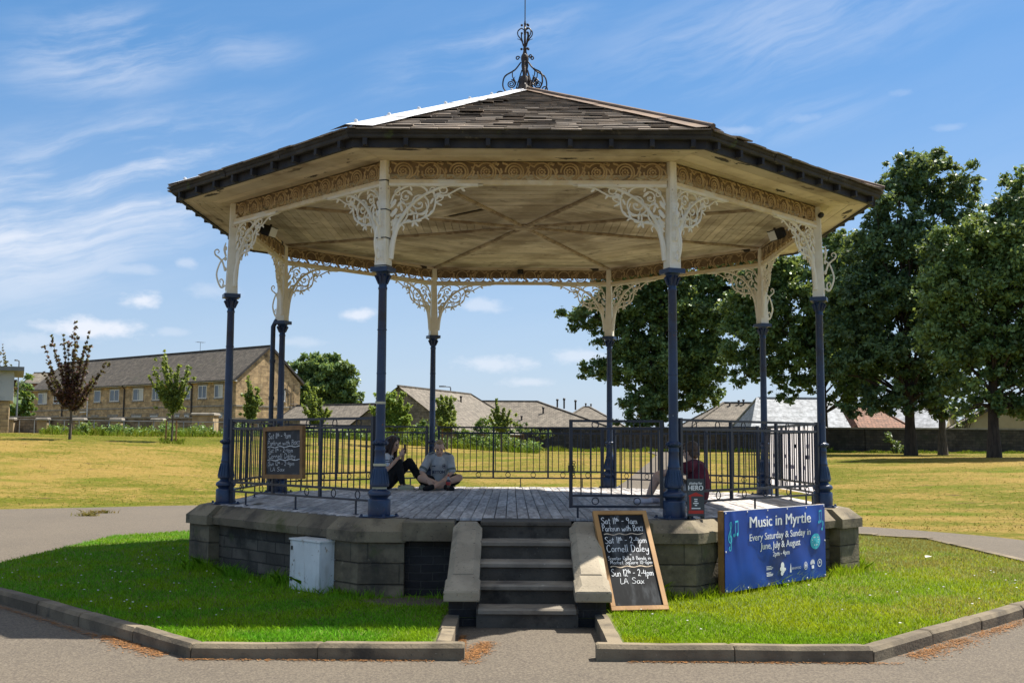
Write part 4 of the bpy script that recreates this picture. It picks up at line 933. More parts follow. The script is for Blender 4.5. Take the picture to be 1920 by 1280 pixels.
def ribbon(b, P, pts, w):
    pts = [Vector(p) for p in pts]; v = []
    for i, p in enumerate(pts):
        t = (pts[min(i+1, len(pts)-1)]-pts[max(i-1, 0)]); t = t.normalized() if t.length else Vector((1, 0))
        n = Vector((-t.y, t.x))*w*.5*random.uniform(.8, 1.2); v += [P(*(p+n)), P(*(p-n))]
    b.add(v, [(2*i, 2*i+1, 2*i+3, 2*i+2) for i in range(len(pts)-1)])
def chalk(b, P, s, size, u, v, width=None, w=.11, slant=.06):
    segs = []; x = 0
    for ch in s:
        sup = ch in '{}'
        if ch == '{': chalk.s = .55; chalk.o = .42; continue
        if ch == '}': chalk.s = 1.; chalk.o = 0.; continue
        a, L = GL[ch]; k = getattr(chalk, 's', 1.); o = getattr(chalk, 'o', 0.); j = random.uniform(-.03, .03)
        for l in L: segs.append([(x+(px+py*slant)*k, (py+j)*k+o) for px, py in l])
        x += a*k*random.uniform(.94, 1.06)
    f = (width/(x*size)) if width else 1.
    for l in segs:
        p = cr([Vector((u+px*size*f, v+py*size)) for px, py in l], 4) if len(l) > 2 else [Vector((u+px*size*f, v+py*size)) for px, py in l]
        ribbon(b, P, p, w*size)
def wavy(b, P, u0, u1, v, amp, w, n=3.2):
    ribbon(b, P, [(u0+(u1-u0)*i/40, v+amp*sin(2*PI*n*i/40)*(1-.3*i/40)+amp*.6*i/40) for i in range(41)], w)

def frame_of(O, ex, ez):
    """local axes of a board: x along its width, z up its height, y out of the back"""
    ex = ex.normalized(); ez = (ez-ex*ez.dot(ex)).normalized(); ey = ez.cross(ex)
    return Matrix((ex, ey, ez)).transposed().to_4x4(), O
def boardthing(name, O, ex, ez, label, cat):
    R, o = frame_of(O, ex, ez); t = link(name, None); t.empty_display_size = .2
    t.matrix_world = Matrix.Translation(o) @ R
    return tag(t, label, cat)

# ------------------------------------------------------------------ leaning chalkboard by the steps
BL, BR, TL, TR = Vector((.74, -4.93, .10)), Vector((1.262, -4.84, .10)), Vector((.69, -4.235, .928)), Vector((1.215, -4.215, .952))
W_, H_ = (BR-BL).length, (TL-BL).length
t = boardthing('chalkboard', BL, BR-BL, TL-BL, 'tall pine-framed chalkboard leaning by the right-hand side of the steps', 'chalkboard')
b = MB(); fw = .042
b.box(0, W_, -.02, .02, 0, fw, .3); b.box(0, W_, -.02, .02, H_-fw, H_, .6); b.box(0, fw, -.021, .021, fw, H_-fw, .5); b.box(W_-fw, W_, -.021, .021, fw, H_-fw, .4)
b.build('frame', M['wood'], t)
b = MB(); b.box(fw, W_-fw, -.008, .012, fw, H_-fw); b.build('board', M['chalkboard'], t)
b = MB(); P = lambda u, v: (u, -.0095, v); c2_ = MB()
iw, ih = W_-2*fw, H_-2*fw; U = lambda f: fw+iw*f; Vv = lambda f: fw+ih*f
def line(s, u, v, wd, sz, w=.075):
    b = MB(); chalk(b, P, s, ih*sz, U(u), Vv(v), iw*wd, w); b.build('writing', M['chalk'], t)
line('Sat 11{th} - 9am', .05, .895, .80, .075); line('Parkrun with BOKI', .04, .812, .90, .070)
line('Sat 11{th} - 2-4pm', .05, .675, .92, .073); line('Cornell Daley', .05, .580, .92, .080)
line('+', .52, .535, .05, .030, .13); line('Scooter Rally & Bands in', .04, .490, .92, .040, .10); line('Market Square 10-6pm', .07, .445, .92, .040, .10)
line('Sun 12{th} - 2-4pm', .05, .315, .90, .075); line('LA Sax', .20, .235, .52, .062)
for v, u1 in ((.775, .92), (.415, .97)): b = MB(); wavy(b, P, U(.06), U(u1), Vv(v), ih*.008, ih*.009); b.build('underline', M['chalk_tan'], t)
# chalkboard hung on the railing left of the steps
BL, BR, TL = Vector((-2.985, -2.245, 1.160)), Vector((-2.425, -2.805, 1.178)), Vector((-3.005, -2.232, 1.745))
W_, H_ = (BR-BL).length, (TL-BL).length
t = boardthing('chalkboard', BL, BR-BL, TL-BL, 'small chalkboard with a dark wooden frame hung on the railing above the white cabinet', 'chalkboard')
b = MB(); fw = .048
b.box(0, W_, -.025, .02, 0, fw, .3); b.box(0, W_, -.025, .02, H_-fw, H_, .6); b.box(0, fw, -.026, .021, fw, H_-fw, .5); b.box(W_-fw, W_, -.026, .021, fw, H_-fw, .4)
b.build('frame', M['wood_dark'], t)
b = MB(); b.box(fw, W_-fw, -.008, .012, fw, H_-fw); b.build('board', M['chalkboard_dusty'], t)
b = MB(); iw, ih = W_-2*fw, H_-2*fw
line('Sat 11{th} - 9am', .06, .82, .66, .13, .09); line('Parkrun with BOKI', .04, .67, .92, .11, .09)
line('Sat 11{th} - 2-4pm', .06, .50, .72, .10, .09); line('Cornell Daley', .07, .37, .78, .11, .09)
line('Sun 12{th} - 2-4pm', .06, .20, .76, .10, .09); line('LA Sax', .12, .075, .42, .09, .10)
for v in (.625, .325): b = MB(); wavy(b, P, U(.04), U(.97), Vv(v), ih*.015, ih*.016); b.build('underline', M['chalk'], t)
b = MB()
for u in (.15, W_-.15): b.tube([(u, .0, H_-.01), (u, .05, H_+.02), (u, .065, H_-.08)], .004, 5)
b.build('hook', M['black'], t)

# ------------------------------------------------------------------ blue banner on the plinth
A = Vector((1.955, -3.885, .125)); B = Vector((3.350, -2.49, .125))
ex = (B-A).normalized(); BW, BH = (B-A).length, .79
t = boardthing('banner', A, ex, Vector((0, 0, 1)), 'blue vinyl music banner stretched on a timber frame against the plinth', 'banner')
b = MB()
def wr(u, v):   # slack vinyl
    return -.006-.007*(sin(u*5.5+v*3)*sin(v*6+.6)+.5*sin(u*13+v*9))*min(1, 6*min(u, BW-u, v+.02, BH-v+.02)) - .009*math.exp(-((u-.12-.25*(BH-v))/.035)**2)*(v/BH) - .007*math.exp(-((u-BW+.10+.3*(BH-v))/.04)**2)
b.grid(lambda u, v: (u*BW, wr(u*BW, v*BH), v*BH), 60, 34); b.grid(lambda u, v: (u*BW, wr(u*BW, v*BH)+.004, v*BH), 12, 8)
b.build('sheet', M['vinyl'], t, True)
b = MB()
b.box(0, .06, .004, .075, -.02, BH+.005, .4); b.box(BW-.06, BW, .004, .075, -.02, BH+.005, .6); b.box(.06, BW-.06, .006, .05, BH-.06, BH+.002, .5); b.box(.06, BW-.06, .006, .05, 0, .06, .5)
b.build('timber_frame', M['wood_dark'], t)
Q = lambda u, v: (u*BW, wr(u*BW, v*BH)-.0025, v*BH)
Pm = lambda x, y: (x, wr(x, y)-.006, y)
b = MB()
for a in (('Music in Myrtle', .160, BW*.525, BH*.775, .005, 1.22), ('Every Saturday & Sunday in', .100, BW*.525, BH*.605, .0018, 1.10), ('June, July & August', .100, BW*.525, BH*.480, .0018, 1.02), ('2pm - 4pm', .072, BW*.525, BH*.375, .0008, 1.05)): wtext(Pm, t, M['print_white'], *a)
b = MB()        # captions too small to read
for v, w_ in ((.242, .085), (.222, .12), (.205, .10), (.16, .085), (.14, .12), (.123, .11)): b.add([Pm(BW*.385+q*w_, BH*v+r) for q, r in ((0, 0), (1, 0), (1, .007), (0, .007))], [(0, 1, 2, 3)])
b.build('caption', M['print_white'], t)
wtext(Pm, t, M['print_white'], 'BRADFORD', .034, BW*.675, BH*.165, .0, 1.)
b = MB()    # sponsors' marks: leafy map blob, tower, three round badges
def disc(cx, cy, r0, r1=0., n=20, a0=0., a1=2*PI, sy=1.):
    v = []
    for i in range(n+1):
        a = a0+(a1-a0)*i/n; v += [Pm(cx+r1*cos(a), cy+sy*r1*sin(a)), Pm(cx+r0*cos(a), cy+sy*r0*sin(a))]
    b.add(v, [(2*i, 2*i+1, 2*i+3, 2*i+2) for i in range(n)])
cx, cy = BW*.535, BH*.195
for dx, dy, r in ((0, .035, .034), (-.03, 0, .022), (.012, -.012, .034), (-.01, -.045, .026), (.05, -.008, .016)): disc(cx+dx, cy+dy, r)
cx = BW*.615; b.add([Pm(cx-.012, cy-.05), Pm(cx+.022, cy-.05), Pm(cx+.016, cy), Pm(cx+.005, cy+.05), Pm(cx-.006, cy)], [(0, 1, 2, 3, 4)])
cx = BW*.772; disc(cx, cy-.002, .042, .036); disc(cx, cy, .024, .018); disc(cx, cy, .012)
cx = BW*.853
for i in range(9): a = PI*(i+.1)/9; disc(cx, cy+.0, .052, .012, 2, a, a+PI/9*.7)
for i in range(3): b.add([Pm(cx-.03+.02*i+q, cy-.045+r) for q, r in ((0, 0), (.017, 0), (.017, .035), (0, .035))], [(0, 1, 2, 3)])
cx = BW*.932; disc(cx, cy+.004, .044, .034); disc(cx, cy+.010, .022, .0, 3, PI/2, PI/2+2*PI)
b.build('badges', M['print_white'], t)
b = MB(); cx, cy = BW*.885, BH*.505; disc(cx, cy, .105, 0., 28, 0, 2*PI, .82)
def stroke(pts, w, sm=True):
    p = cr([Vector(q) for q in pts], 5) if sm else [Vector(q) for q in pts]
    for i in range(len(p)-1):
        d = (p[i+1]-p[i]); nn = Vector((-d.y, d.x)).normalized()*w/2 if d.length else Vector((0, w/2))
        b.add([Pm(*(p[i]-nn)), Pm(*(p[i+1]-nn)), Pm(*(p[i+1]+nn)), Pm(*(p[i]+nn))], [(0, 1, 2, 3)])
def notes(cx, cy, s, tilt=.1):
    for dx in (0, .055): disc(cx+dx*s, cy+dx*tilt*s, .017*s); stroke([(cx+(dx+.014)*s, cy+dx*tilt*s), (cx+(dx+.014)*s, cy+(.13+dx*tilt)*s)], .008*s, False)
    stroke([(cx+.012*s, cy+.125*s), (cx+.071*s, cy+.13*s)], .016*s, False)
notes(.155, BH*.70, 1.05); notes(BW-.155, BH*.765, .95); 
disc(BW-.075, BH*.665, .016); stroke([(BW-.062, BH*.665), (BW-.062, BH*.78)], .008, False); stroke([(BW-.062, BH*.78), (BW-.045, BH*.75), (BW-.05, BH*.71)], .008)
stroke([(.085, .445), (.068, .425), (.085, .405), (.105, .43), (.100, .60), (.088, .665), (.105, .685), (.113, .64), (.085, .585), (.063, .54), (.075, .49), (.110, .485), (.118, .53), (.095, .555), (.082, .53)], .011)
b.build('emblem', M['print_cyan'], t)
b = MB()
for v, w_ in ((.555, .10), (.52, .15), (.485, .12), (.45, .07)): b.add([(x, wr(x, y)-.0085, y) for x, y in [(cx+q*w_, BH*v+r) for q, r in ((-.5, 0), (.5, 0), (.5, .010), (-.5, .010))]], [(0, 1, 2, 3)])
b.build('caption', M['print_white'], t)
b = MB()
for i in range(6):
    for v in (BH-.016, .016): 
        u = .02+(BW-.04)*i/5; b = MB(); b.ball((u, wr(u, v)-.003, v), (.010, .004, .010), 6); b.build('eyelet', M['vinyl_white'], t)
for u in (.015, BW-.015): b = MB(); b.ball((u, -.01, BH*.5), (.010, .005, .010), 6); b.build('eyelet', M['vinyl_white'], t)
b = MB(); b.box(0, BW, -.004, .012, BH-.003, BH+.006)
b.build('hem', M['vinyl_white'], t)

# pale banner tied to the outside of the right-hand railing
t = boardthing('banner', Vector((3.675, -1.36, .95)), Vector((0, 1, 0)), Vector((0, 0, 1)), 'pale banner seen from behind through the right side railing', 'banner')
b = MB(); b.grid(lambda u, v: (u*2.72, .006*sin(u*25+v*4)+.01*sin(v*5)*sin(u*9), v*.855), 48, 8); b.build('sheet', M['vinyl_thin'], t, True)
b = MB()
for u in (.05, .9, 1.8, 2.66): b.tube([(u, 0, .84), (u, -.04, .85), (u, -.07, .84)], .004, 5)
b.build('tie', M['white'], t)
b = MB()    # the print shows faintly through
for i in range(26):
    u, v = random.uniform(.2, 2.5), random.choice((.16, .30, .44, .58)); w_ = random.uniform(.04, .14); b.add([(u, .018, v), (u+w_, .018, v), (u+w_, .018, v+.05), (u, .018, v+.055)], [(0, 1, 2, 3)])
b.build('print', M['print_faint'], t)

# small poster board beside the right front column
t = boardthing('poster', Vector((1.612, -3.775, FZ+.006)), Vector((1, .10, 0)), Vector((0, .03, 1)), 'small dark poster board with a red arrow standing beside the right front column', 'poster')
b = MB(); b.box(0, .175, 0, .008, .03, .40); b.build('panel', M['poster'], t)
b = MB(); b.box(.01, .03, -.03, .05, 0, .03); b.box(.145, .165, -.03, .05, 0, .03); b.build('foot', M['black'], t)
Pp = lambda x, y: (x, -.0015, y)
b = MB(); addtext(b, Pp, 'playing for', .034, .0875, .345, .0008, .95); addtext(b, Pp, 'HERO', .070, .0875, .285, .002, .85)
for v, w_ in ((.190, .035), (.170, .03), (.150, .055), (.130, .025), (.100, .09)): b.add([Pp(.0875+q*w_, v+r) for q, r in ((-.5, 0), (.5, 0), (.5, .010), (-.5, .010))], [(0, 1, 2, 3)])
b.build('lettering', M['print_white'], t)
b = MB(); b.add([Pp(.012, .225), Pp(.163, .225), Pp(.163, .232), Pp(.0875, .265), Pp(.012, .232)], [(0, 1, 2, 3, 4)]); b.add([Pp(.01, .052), Pp(.165, .052), Pp(.165, .085), Pp(.01, .085)], [(0, 1, 2, 3)])
b.add([Pp(.02, .09), Pp(.04, .09), Pp(.04, .225), Pp(.02, .225)], [(0, 1, 2, 3)], .2); b.build('red_print', M['print_red'], t)

# ------------------------------------------------------------------ electrical cabinet on the plinth
O = Vector((-2.425, -3.475, .085)); ex = Vector((S2, -S2, 0))
t = boardthing('cabinet', O, ex, Vector((0, 0, 1)), 'scuffed white steel electrical cabinet on the plinth below the hung chalkboard', 'cabinet')
cw, ch, cdp = .525, .50, .27
b = MB(); b.box(0, cw, .016, cdp, 0, ch); b.box(-.008, cw+.012, -.012, cdp, ch+.001, ch+.018)
b.box(.08, cw-.08, cdp, cdp+.07, .1, ch-.1); b.build('body', M['cabinet'], t)
b = MB(); b.box(.004, cw-.004, 0, .014, .006, ch-.004); d = b.build('door', M['cabinet'], t)
b = MB(); b.box(.022, .05, -.006, 0, .40, .44); b.box(.022, .05, -.006, 0, .09, .13); b.build('lock', M['black'], d)
b = MB()
for u in (.08, .30): b.tube([(u, .15, -.02), (u, .15, -.09)], .016, 8)
b.build('conduit', M['black'], t)

# ------------------------------------------------------------------ lamps and sensors under the roof
def flood(P, aim, label):
    t = thing('floodlight', P, label, 'floodlight', 'floodlights under the bandstand roof')
    a = Vector(aim).normalized(); Mx = a.to_track_quat('Y', 'Z').to_matrix().to_4x4()
    b = MB(); b.loft([[Mx @ Vector(q) for q in [(sx*w, yy, sz*h-.09) for sx, sz in ((-1,-1),(1,-1),(1,1),(-1,1))]] for yy, w, h in ((-.10, .06, .05), (-.04, .085, .07), (.07, .085, .07))], True, True, .5); b.build('housing', M['black'], t)
    b = MB(); b.loft([[Mx @ Vector(q) for q in [(sx*.075, yy, sz*.06-.09) for sx, sz in ((-1,-1),(1,-1),(1,1),(-1,1))]] for yy in (.071, .078)], True, True, .5); b.build('lens', M['white'], t)
    b = MB(); b.tube([(0, 0, .0), (0, 0, -.05)], .016, 8); b.box(-.10, .10, -.012, .012, -.06, -.05); b.build('arm', M['black'], t)
flood(at(508, 421, 14.2), (.8, -.3, -.3), 'black floodlight under the ceiling behind the leftmost front column')
flood(at(1452, 427, 13.9), (-.8, -.3, -.35), 'black floodlight under the ceiling near the rightmost front column')
t = thing('sensor_box', Vector((-.02, 3.555, 4.53)), 'small black sensor box on the rear frieze below the ceiling', 'sensor')
b = MB(); b.bev(-.05, .05, -.04, .035, -.09, -.01, .012); b.build('case', M['black'], t); b = MB(); b.ball((0, -.04, -.06), .022, 8); b.build('dome', M['black'], t)
p = Vector((RV*cos(rad(-22.5))+.03, RV*sin(rad(-22.5))-.055, 4.40))
t = thing('sensor_box', p, 'small black round sensor high on the rightmost front column', 'sensor')
b = MB(); b.tube([(0, .02, 0), (0, -.03, 0), (0, -.05, -.005)], [.035, .035, .02], 10); b.build('case', M['black'], t, True)

# ------------------------------------------------------------------ people
def blob(parts, name, m, parent, vox=.008, smooth=3):
    """round-cone chains and ellipsoids fused by a voxel remesh into ONE continuous surface"""
    b = MB()
    for q in parts:
        if q[0] == 'c':
            p = [Vector(x) for x in q[1]]; r = q[2]
            P, R = [], []
            for i in range(len(p)-1):
                n = max(2, int((p[i+1]-p[i]).length/.03))
                for j in range(n): P.append(p[i].lerp(p[i+1], j/n)); R.append(r[i]+(r[i+1]-r[i])*j/n)
            P.append(p[-1]); R.append(r[-1]); b.tube(P, R, 12)
            for x, rr in zip(p, r): b.ball(x, rr, 12)
        else:
            Mx = Matrix.Translation(q[1]) @ (q[3].to_matrix().to_4x4() if len(q) > 3 else Matrix())
            b.ball((0, 0, 0), q[2], 14, M=Mx)
    me = bpy.data.meshes.new('tmp'); me.from_pydata(b.v, [], b.f); o = bpy.data.objects.new('tmp', me); COL.objects.link(o)
    md = o.modifiers.new('r', 'REMESH'); md.mode = 'VOXEL'; md.voxel_size = vox
    ms = o.modifiers.new('s', 'SMOOTH'); ms.iterations = smooth; ms.factor = .5
    dg = bpy.context.evaluated_depsgraph_get(); me2 = bpy.data.meshes.new_from_object(o.evaluated_get(dg)); me2.name = name
    bpy.data.objects.remove(o); bpy.data.meshes.remove(me)
    me2.materials.clear(); me2.materials.append(m); me2.polygons.foreach_set('use_smooth', [True]*len(me2.polygons))
    return link(name, me2, parent)
V3 = Vector
def headparts(c, fd, upv):
    """skull, jaw, nose, ears; fd = facing, upv = crown"""
    fd, upv = V3(fd).normalized(), V3(upv); rt = fd.cross(upv).normalized(); upv = rt.cross(fd).normalized(); c = V3(c)
    Rm = Matrix((rt, fd, upv)).transposed(); q = Rm.to_quaternion(); L = lambda x, y, z: c+Rm @ V3((x, y, z))
    pr = [('e', L(0, -.012, .03), (.074, .092, .088), q), ('e', L(0, .028, -.035), (.058, .062, .082), q), ('e', L(0, .045, -.088), (.030, .034, .026), q),
          ('c', [L(0, .088, .012), L(0, .106, -.028)], [.009, .014]), ('e', L(0, .080, .022), (.052, .016, .012), q), ('e', L(0, .083, -.062), (.024, .014, .012), q)]
    for s in (-1, 1): pr.append(('e', L(s*.076, -.005, -.01), (.011, .020, .032), q)); pr.append(('e', L(s*.036, .062, -.022), (.026, .026, .02), q))
    return pr, L, q
def facebits(L, q, parent, m_hair):
    for s in (-1, 1):
        b = MB(); b.ball(L(s*.030, .083, .002), .0085, 8); b.build('eye', M['black'], parent, True)
        b = MB(); b.tube([L(s*.016, .094, .022), L(s*.032, .093, .027), L(s*.048, .080, .020)], [.003, .004, .002], 5); b.build('eyebrow', m_hair, parent, True)
    b = MB(); b.tube([L(-.022, .092, -.058), L(0, .098, -.056), L(.022, .092, -.058)], [.002, .0055, .002], 6); b.build('mouth', M['mouth'], parent, True)
def handparts(wr, d, nrm, thumb, curl=.5, sc=1.):
    """palm, four bent fingers and a thumb; d = wrist-to-knuckle direction, nrm = palm side, thumb = +1/-1 side"""
    d = V3(d).normalized(); nrm = V3(nrm); sd = d.cross(nrm).normalized()*thumb; nrm = (nrm-d*nrm.dot(d)).normalized(); wr = V3(wr); k = .92*sc
    P = [('c', [wr, wr+d*.035*k, wr+d*.08*k], [.023*k, .026*k, .022*k])]
    P += [('c', [wr+d*.03*k+sd*x*k, wr+d*.082*k+sd*x*1.25*k], [.015*k, .0115*k]) for x in (-.022, -.008, .008, .022)]
    for x, L in ((-.029, .058), (-.010, .072), (.010, .078), (.029, .070)):
        a = wr+d*.082*k+sd*x*k; d1 = (d*cos(curl)+nrm*sin(curl)); d2 = (d*cos(2*curl)+nrm*sin(2*curl)); d3 = (d*cos(2.7*curl)+nrm*sin(2.7*curl))
        p1 = a+d1*L*.45*k; p2 = p1+d2*L*.32*k; p3 = p2+d3*L*.25*k
        P.append(('c', [a, p1, p2, p3], [.0095*k, .0085*k, .008*k, .0068*k]))
    a = wr+d*.022*k+sd*.020*k; t1 = (sd*.75+d*.6+nrm*.25).normalized(); t2 = (d*.9+sd*.25+nrm*.45).normalized()
    P.append(('c', [a, a+t1*.038*k, a+t1*.038*k+t2*.030*k, a+t1*.038*k+t2*.052*k], [.014*k, .0105*k, .0095*k, .0075*k]))
    return P

# boy sitting cross-legged, hands hanging over his shins
t = thing('person', (-1.30, 2.62, FZ), 'person with cropped fair hair in a pale football shirt sitting cross-legged on the deck', 'person')
hd, L, q = headparts((.005, -.185, .655), (.08, -.93, -.30), (0, -.3, 1))
Lsh, Rsh = V3((.165, -.03, .495)), V3((-.165, -.03, .495)); Lel, Rel = V3((.205, -.10, .265)), V3((-.275, -.13, .275)); Lwr, Rwr = V3((.065, -.335, .150)), V3((-.155, -.335, .165))
Lk, Rk = V3((.325, -.22, .195)), V3((-.275, -.25, .185)); Lh, Rh = V3((.095, .03, .10)), V3((-.095, .03, .10)); La, Ra = V3((-.06, -.40, .062)), V3((.10, -.345, .060))
sp = [V3((0, .04, .11)), V3((0, .03, .25)), V3((0, -.02, .40)), V3((0, -.06, .50))]
body = hd + [('c', sp, [.125, .115, .120, .085]), ('c', [V3((0, -.07, .50)), V3((.003, -.12, .58)), V3((.004, -.165, .63))], [.062, .052, .052]), ('c', [Lsh, V3((.06, -.05, .53)), V3((-.06, -.05, .53)), Rsh], [.056, .06, .06, .056])]
for s, e, wv_ in ((Lsh, Lel, Lwr), (Rsh, Rel, Rwr)): body.append(('c', [s, s.lerp(e, .4), e, e.lerp(wv_, .35), wv_], [.052, .045, .037, .036, .025]))
for h, k, a in ((Lh, Lk, La), (Rh, Rk, Ra)): body.append(('c', [h, h.lerp(k, .5), k, k.lerp(a, .35), a], [.092, .078, .058, .054, .035]))
body += [('c', [La, La+V3((-.07, -.06, -.015)), La+V3((-.13, -.10, -.03))], [.037, .036, .026]), ('c', [Ra, Ra+V3((.07, -.05, -.015)), Ra+V3((.13, -.08, -.03))], [.037, .036, .026])]
body += handparts(Lwr, (-.30, -.45, -.75), (-.3, .8, -.3), -1, .32) + handparts(Rwr, (.45, -.45, -.60), (.2, .8, -.4), 1, .32)
blob(body, 'body', M['skin'], t, .0065)
facebits(L, q, t, M['hair_fair'])
blob([('e', L(0, -.030, .046), (.080, .088, .084), q), ('e', L(0, .035, .104), (.052, .044, .026), q), ('e', L(0, -.07, -.01), (.066, .04, .05), q)], 'hair', M['hair_fair'], t, .006, 2)
sh = [('c', [V3((0, .04, .10)), *sp[1:]], [.148, .140, .140, .095]), ('e', V3((0, .01, .38)), (.165, .115, .12)), ('c', [Lsh+V3((.004, 0, 0)), V3((.06, -.05, .525)), V3((-.06, -.05, .525)), Rsh], [.068, .072, .072, .068])]
for s, e in ((Lsh, Lel), (Rsh, Rel)): sh.append(('c', [s, s.lerp(e, .4), s.lerp(e, .78)], [.068, .066, .068]))
blob(sh, 't_shirt', M['shirt_grey'], t, .007)
tr = MB()
for s, e in ((Lsh, Lel), (Rsh, Rel)):
    a = s.lerp(e, .70); c = s.lerp(e, .84); tr.tube([a, c], [.070, .0705], 14)
b = MB()
nk = [(.066*cos(a), -.078+.056*sin(a), .567+.022*sin(a)) for a in [2*PI*i/18 for i in range(18)]]; tr.tube(nk, .0125, 6, True)
for s_ in (-1, 1): tr.loft([[(s_*x, yy, z) for yy, z in ((.0, zz), (-.05, zz+.012), (-.11, zz-.006))] for x, zz in ((.085, .592), (.13, .580), (.18, .560))], False, False)
tr.build('trim', M['shirt_trim'], t, True)
b = MB()
fy = lambda x, z: -.118-.022*(z-.30)/.1*(1 if z > .3 else .2) - (.02 if z > .36 else 0) + .5*x*x*2.2
chest = lambda x, y: (x, -.190+2.6*x*x-.05*abs(y-.40) - .02*(y-.3), y)
V, Fc = textmesh('JETTON', .062, .003, 'CENTER', 0, .92); b.add([chest(v[0]-.005, v[1]+.262) for v in V], Fc)
for i in range(16):
    a0, a1 = 2*PI*i/16, 2*PI*(i+1)/16; b.add([chest(.082+r*cos(a), .372+r*1.1*sin(a)) for r, a in ((.026, a0), (.032, a0), (.032, a1), (.026, a1))], [(0, 1, 2, 3)])
for px, py, w, h in ((.082, .372, .007, .022), (.082, .372, .02, .006), (-.085, .375, .030, .006), (-.068, .371, .012, .008)): b.add([chest(px+sx*w, py+sy*h) for sx, sy in ((-1,-1),(1,-1),(1,1),(-1,1))], [(0, 1, 2, 3)])
b.build('print', M['print_navy'], t)
st = [('c', [Lh, V3((0, .05, .10)), Rh], [.118, .13, .118])]
for h, k in ((Lh, Lk), (Rh, Rk)): st.append(('c', [h, h.lerp(k, .45), h.lerp(k, .74)], [.112, .096, .088]))
blob(st, 'shorts', M['black_cloth'], t, .008)
blob([('c', [a+d*.25, a+d*.8, a+d*1.35], [.044, .045, .034]) for a, d in ((La, V3((-.1, -.08, -.022))), (Ra, V3((.1, -.062, -.022))))], 'shoes', M['black_cloth'], t, .006)

# girl with her knees up, holding a phone
t = thing('person', (-2.10, 2.60, FZ), 'person with long dark hair and black trousers sitting with knees up holding a phone', 'person')
hd, L, q = headparts((.06, -.02, .715), (.86, -.42, -.30), (.2, -.05, 1))
Ns, Fs = V3((-.03, -.165, .505)), V3((-.005, .145, .51)); Nel, Fel = V3((-.01, -.235, .315)), V3((.17, .13, .36)); Nwr, Fwr = V3((.195, -.155, .535)), V3((.225, -.045, .545))
Nk, Fk = V3((.155, -.13, .425)), V3((.315, .055, .43)); Nh, Fh = V3((-.02, -.085, .105)), V3((-.02, .085, .105)); Na, Fa = V3((.235, -.185, .075)), V3((.555, .0, .075))
sp = [V3((-.06, 0, .12)), V3((-.07, 0, .26)), V3((-.045, 0, .40)), V3((-.02, 0, .50))]
body = hd + [('c', sp, [.115, .095, .105, .075]), ('c', [V3((-.01, 0, .50)), V3((.025, -.01, .60)), V3((.045, -.015, .67))], [.055, .045, .046]), ('c', [Ns, V3((-.02, 0, .535)), Fs], [.048, .054, .048])]
for s, e, wv_ in ((Ns, Nel, Nwr), (Fs, Fel, Fwr)): body.append(('c', [s, s.lerp(e, .4), e, e.lerp(wv_, .35), wv_], [.045, .039, .032, .032, .022]))
for h, k, a in ((Nh, Nk, Na), (Fh, Fk, Fa)): body.append(('c', [h, h.lerp(k, .5), k, k.lerp(a, .35), a], [.088, .075, .055, .050, .032]))
for a, d in ((Na, V3((1, -.25, 0))), (Fa, V3((1, -.15, 0)))): d.normalize(); body.append(('c', [a+V3((0, 0, -.03))-d*.03, a+d*.07+V3((0, 0, -.035)), a+d*.16+V3((0, 0, -.05))], [.034, .034, .022]))
body += handparts(Nwr, (.30, .12, .80), (.1, .85, .1), 1, .42, .92) + handparts(Fwr, (.18, -.05, .85), (.15, -.9, .1), -1, .42, .92)
blob(body, 'body', M['skin'], t, .0065)
facebits(L, q, t, M['hair_dark'])
hp = [('e', L(0, -.028, .048), (.090, .098, .090), q), ('c', [L(0, -.09, .02), L(0, -.105, -.10), L(.0, -.10, -.24)], [.075, .072, .05])]
for s in (-1, 1): hp += [('c', [L(s*.052, .035, .095), L(s*.078, .030, .02), L(s*.083, .03, -.08), L(s*.088, .04, -.17), L(s*.075, .05, -.24)], [.030, .026, .028, .030, .014]), ('c', [L(s*.075, -.04, .04), L(s*.09, -.04, -.10), L(s*.095, -.03, -.25)], [.045, .045, .024])]
blob(hp, 'hair', M['hair_dark'], t, .007, 2)
sh = [('c', sp, [.132, .115, .122, .086]), ('c', [Ns, V3((-.02, 0, .53)), Fs], [.060, .064, .060])]
for s, e in ((Ns, Nel), (Fs, Fel)): sh.append(('c', [s, s.lerp(e, .35), s.lerp(e, .55)], [.060, .058, .060]))
blob(sh, 't_shirt', M['shirt_white'], t, .007)
b = MB()
for s, e in ((Ns, Nel), (Fs, Fel)):
    for f in (.46, .30): b.tube([s.lerp(e, f), s.lerp(e, f+.05)], .0625, 14)
b.tube([(.055, -.10, .50), (.095, -.06, .44), (.10, 0, .41), (.095, .06, .44), (.055, .10, .50)], .010, 6)
b.build('stripe', M['print_navy'], t, True)
tp = [('c', [Nh, V3((-.05, 0, .12)), Fh], [.108, .125, .108])]
for h, k, a in ((Nh, Nk, Na), (Fh, Fk, Fa)): tp.append(('c', [h, h.lerp(k, .5), k, k.lerp(a, .4), k.lerp(a, .88)], [.106, .090, .070, .066, .050]))
blob(tp, 'trousers', M['black_cloth'], t, .008)
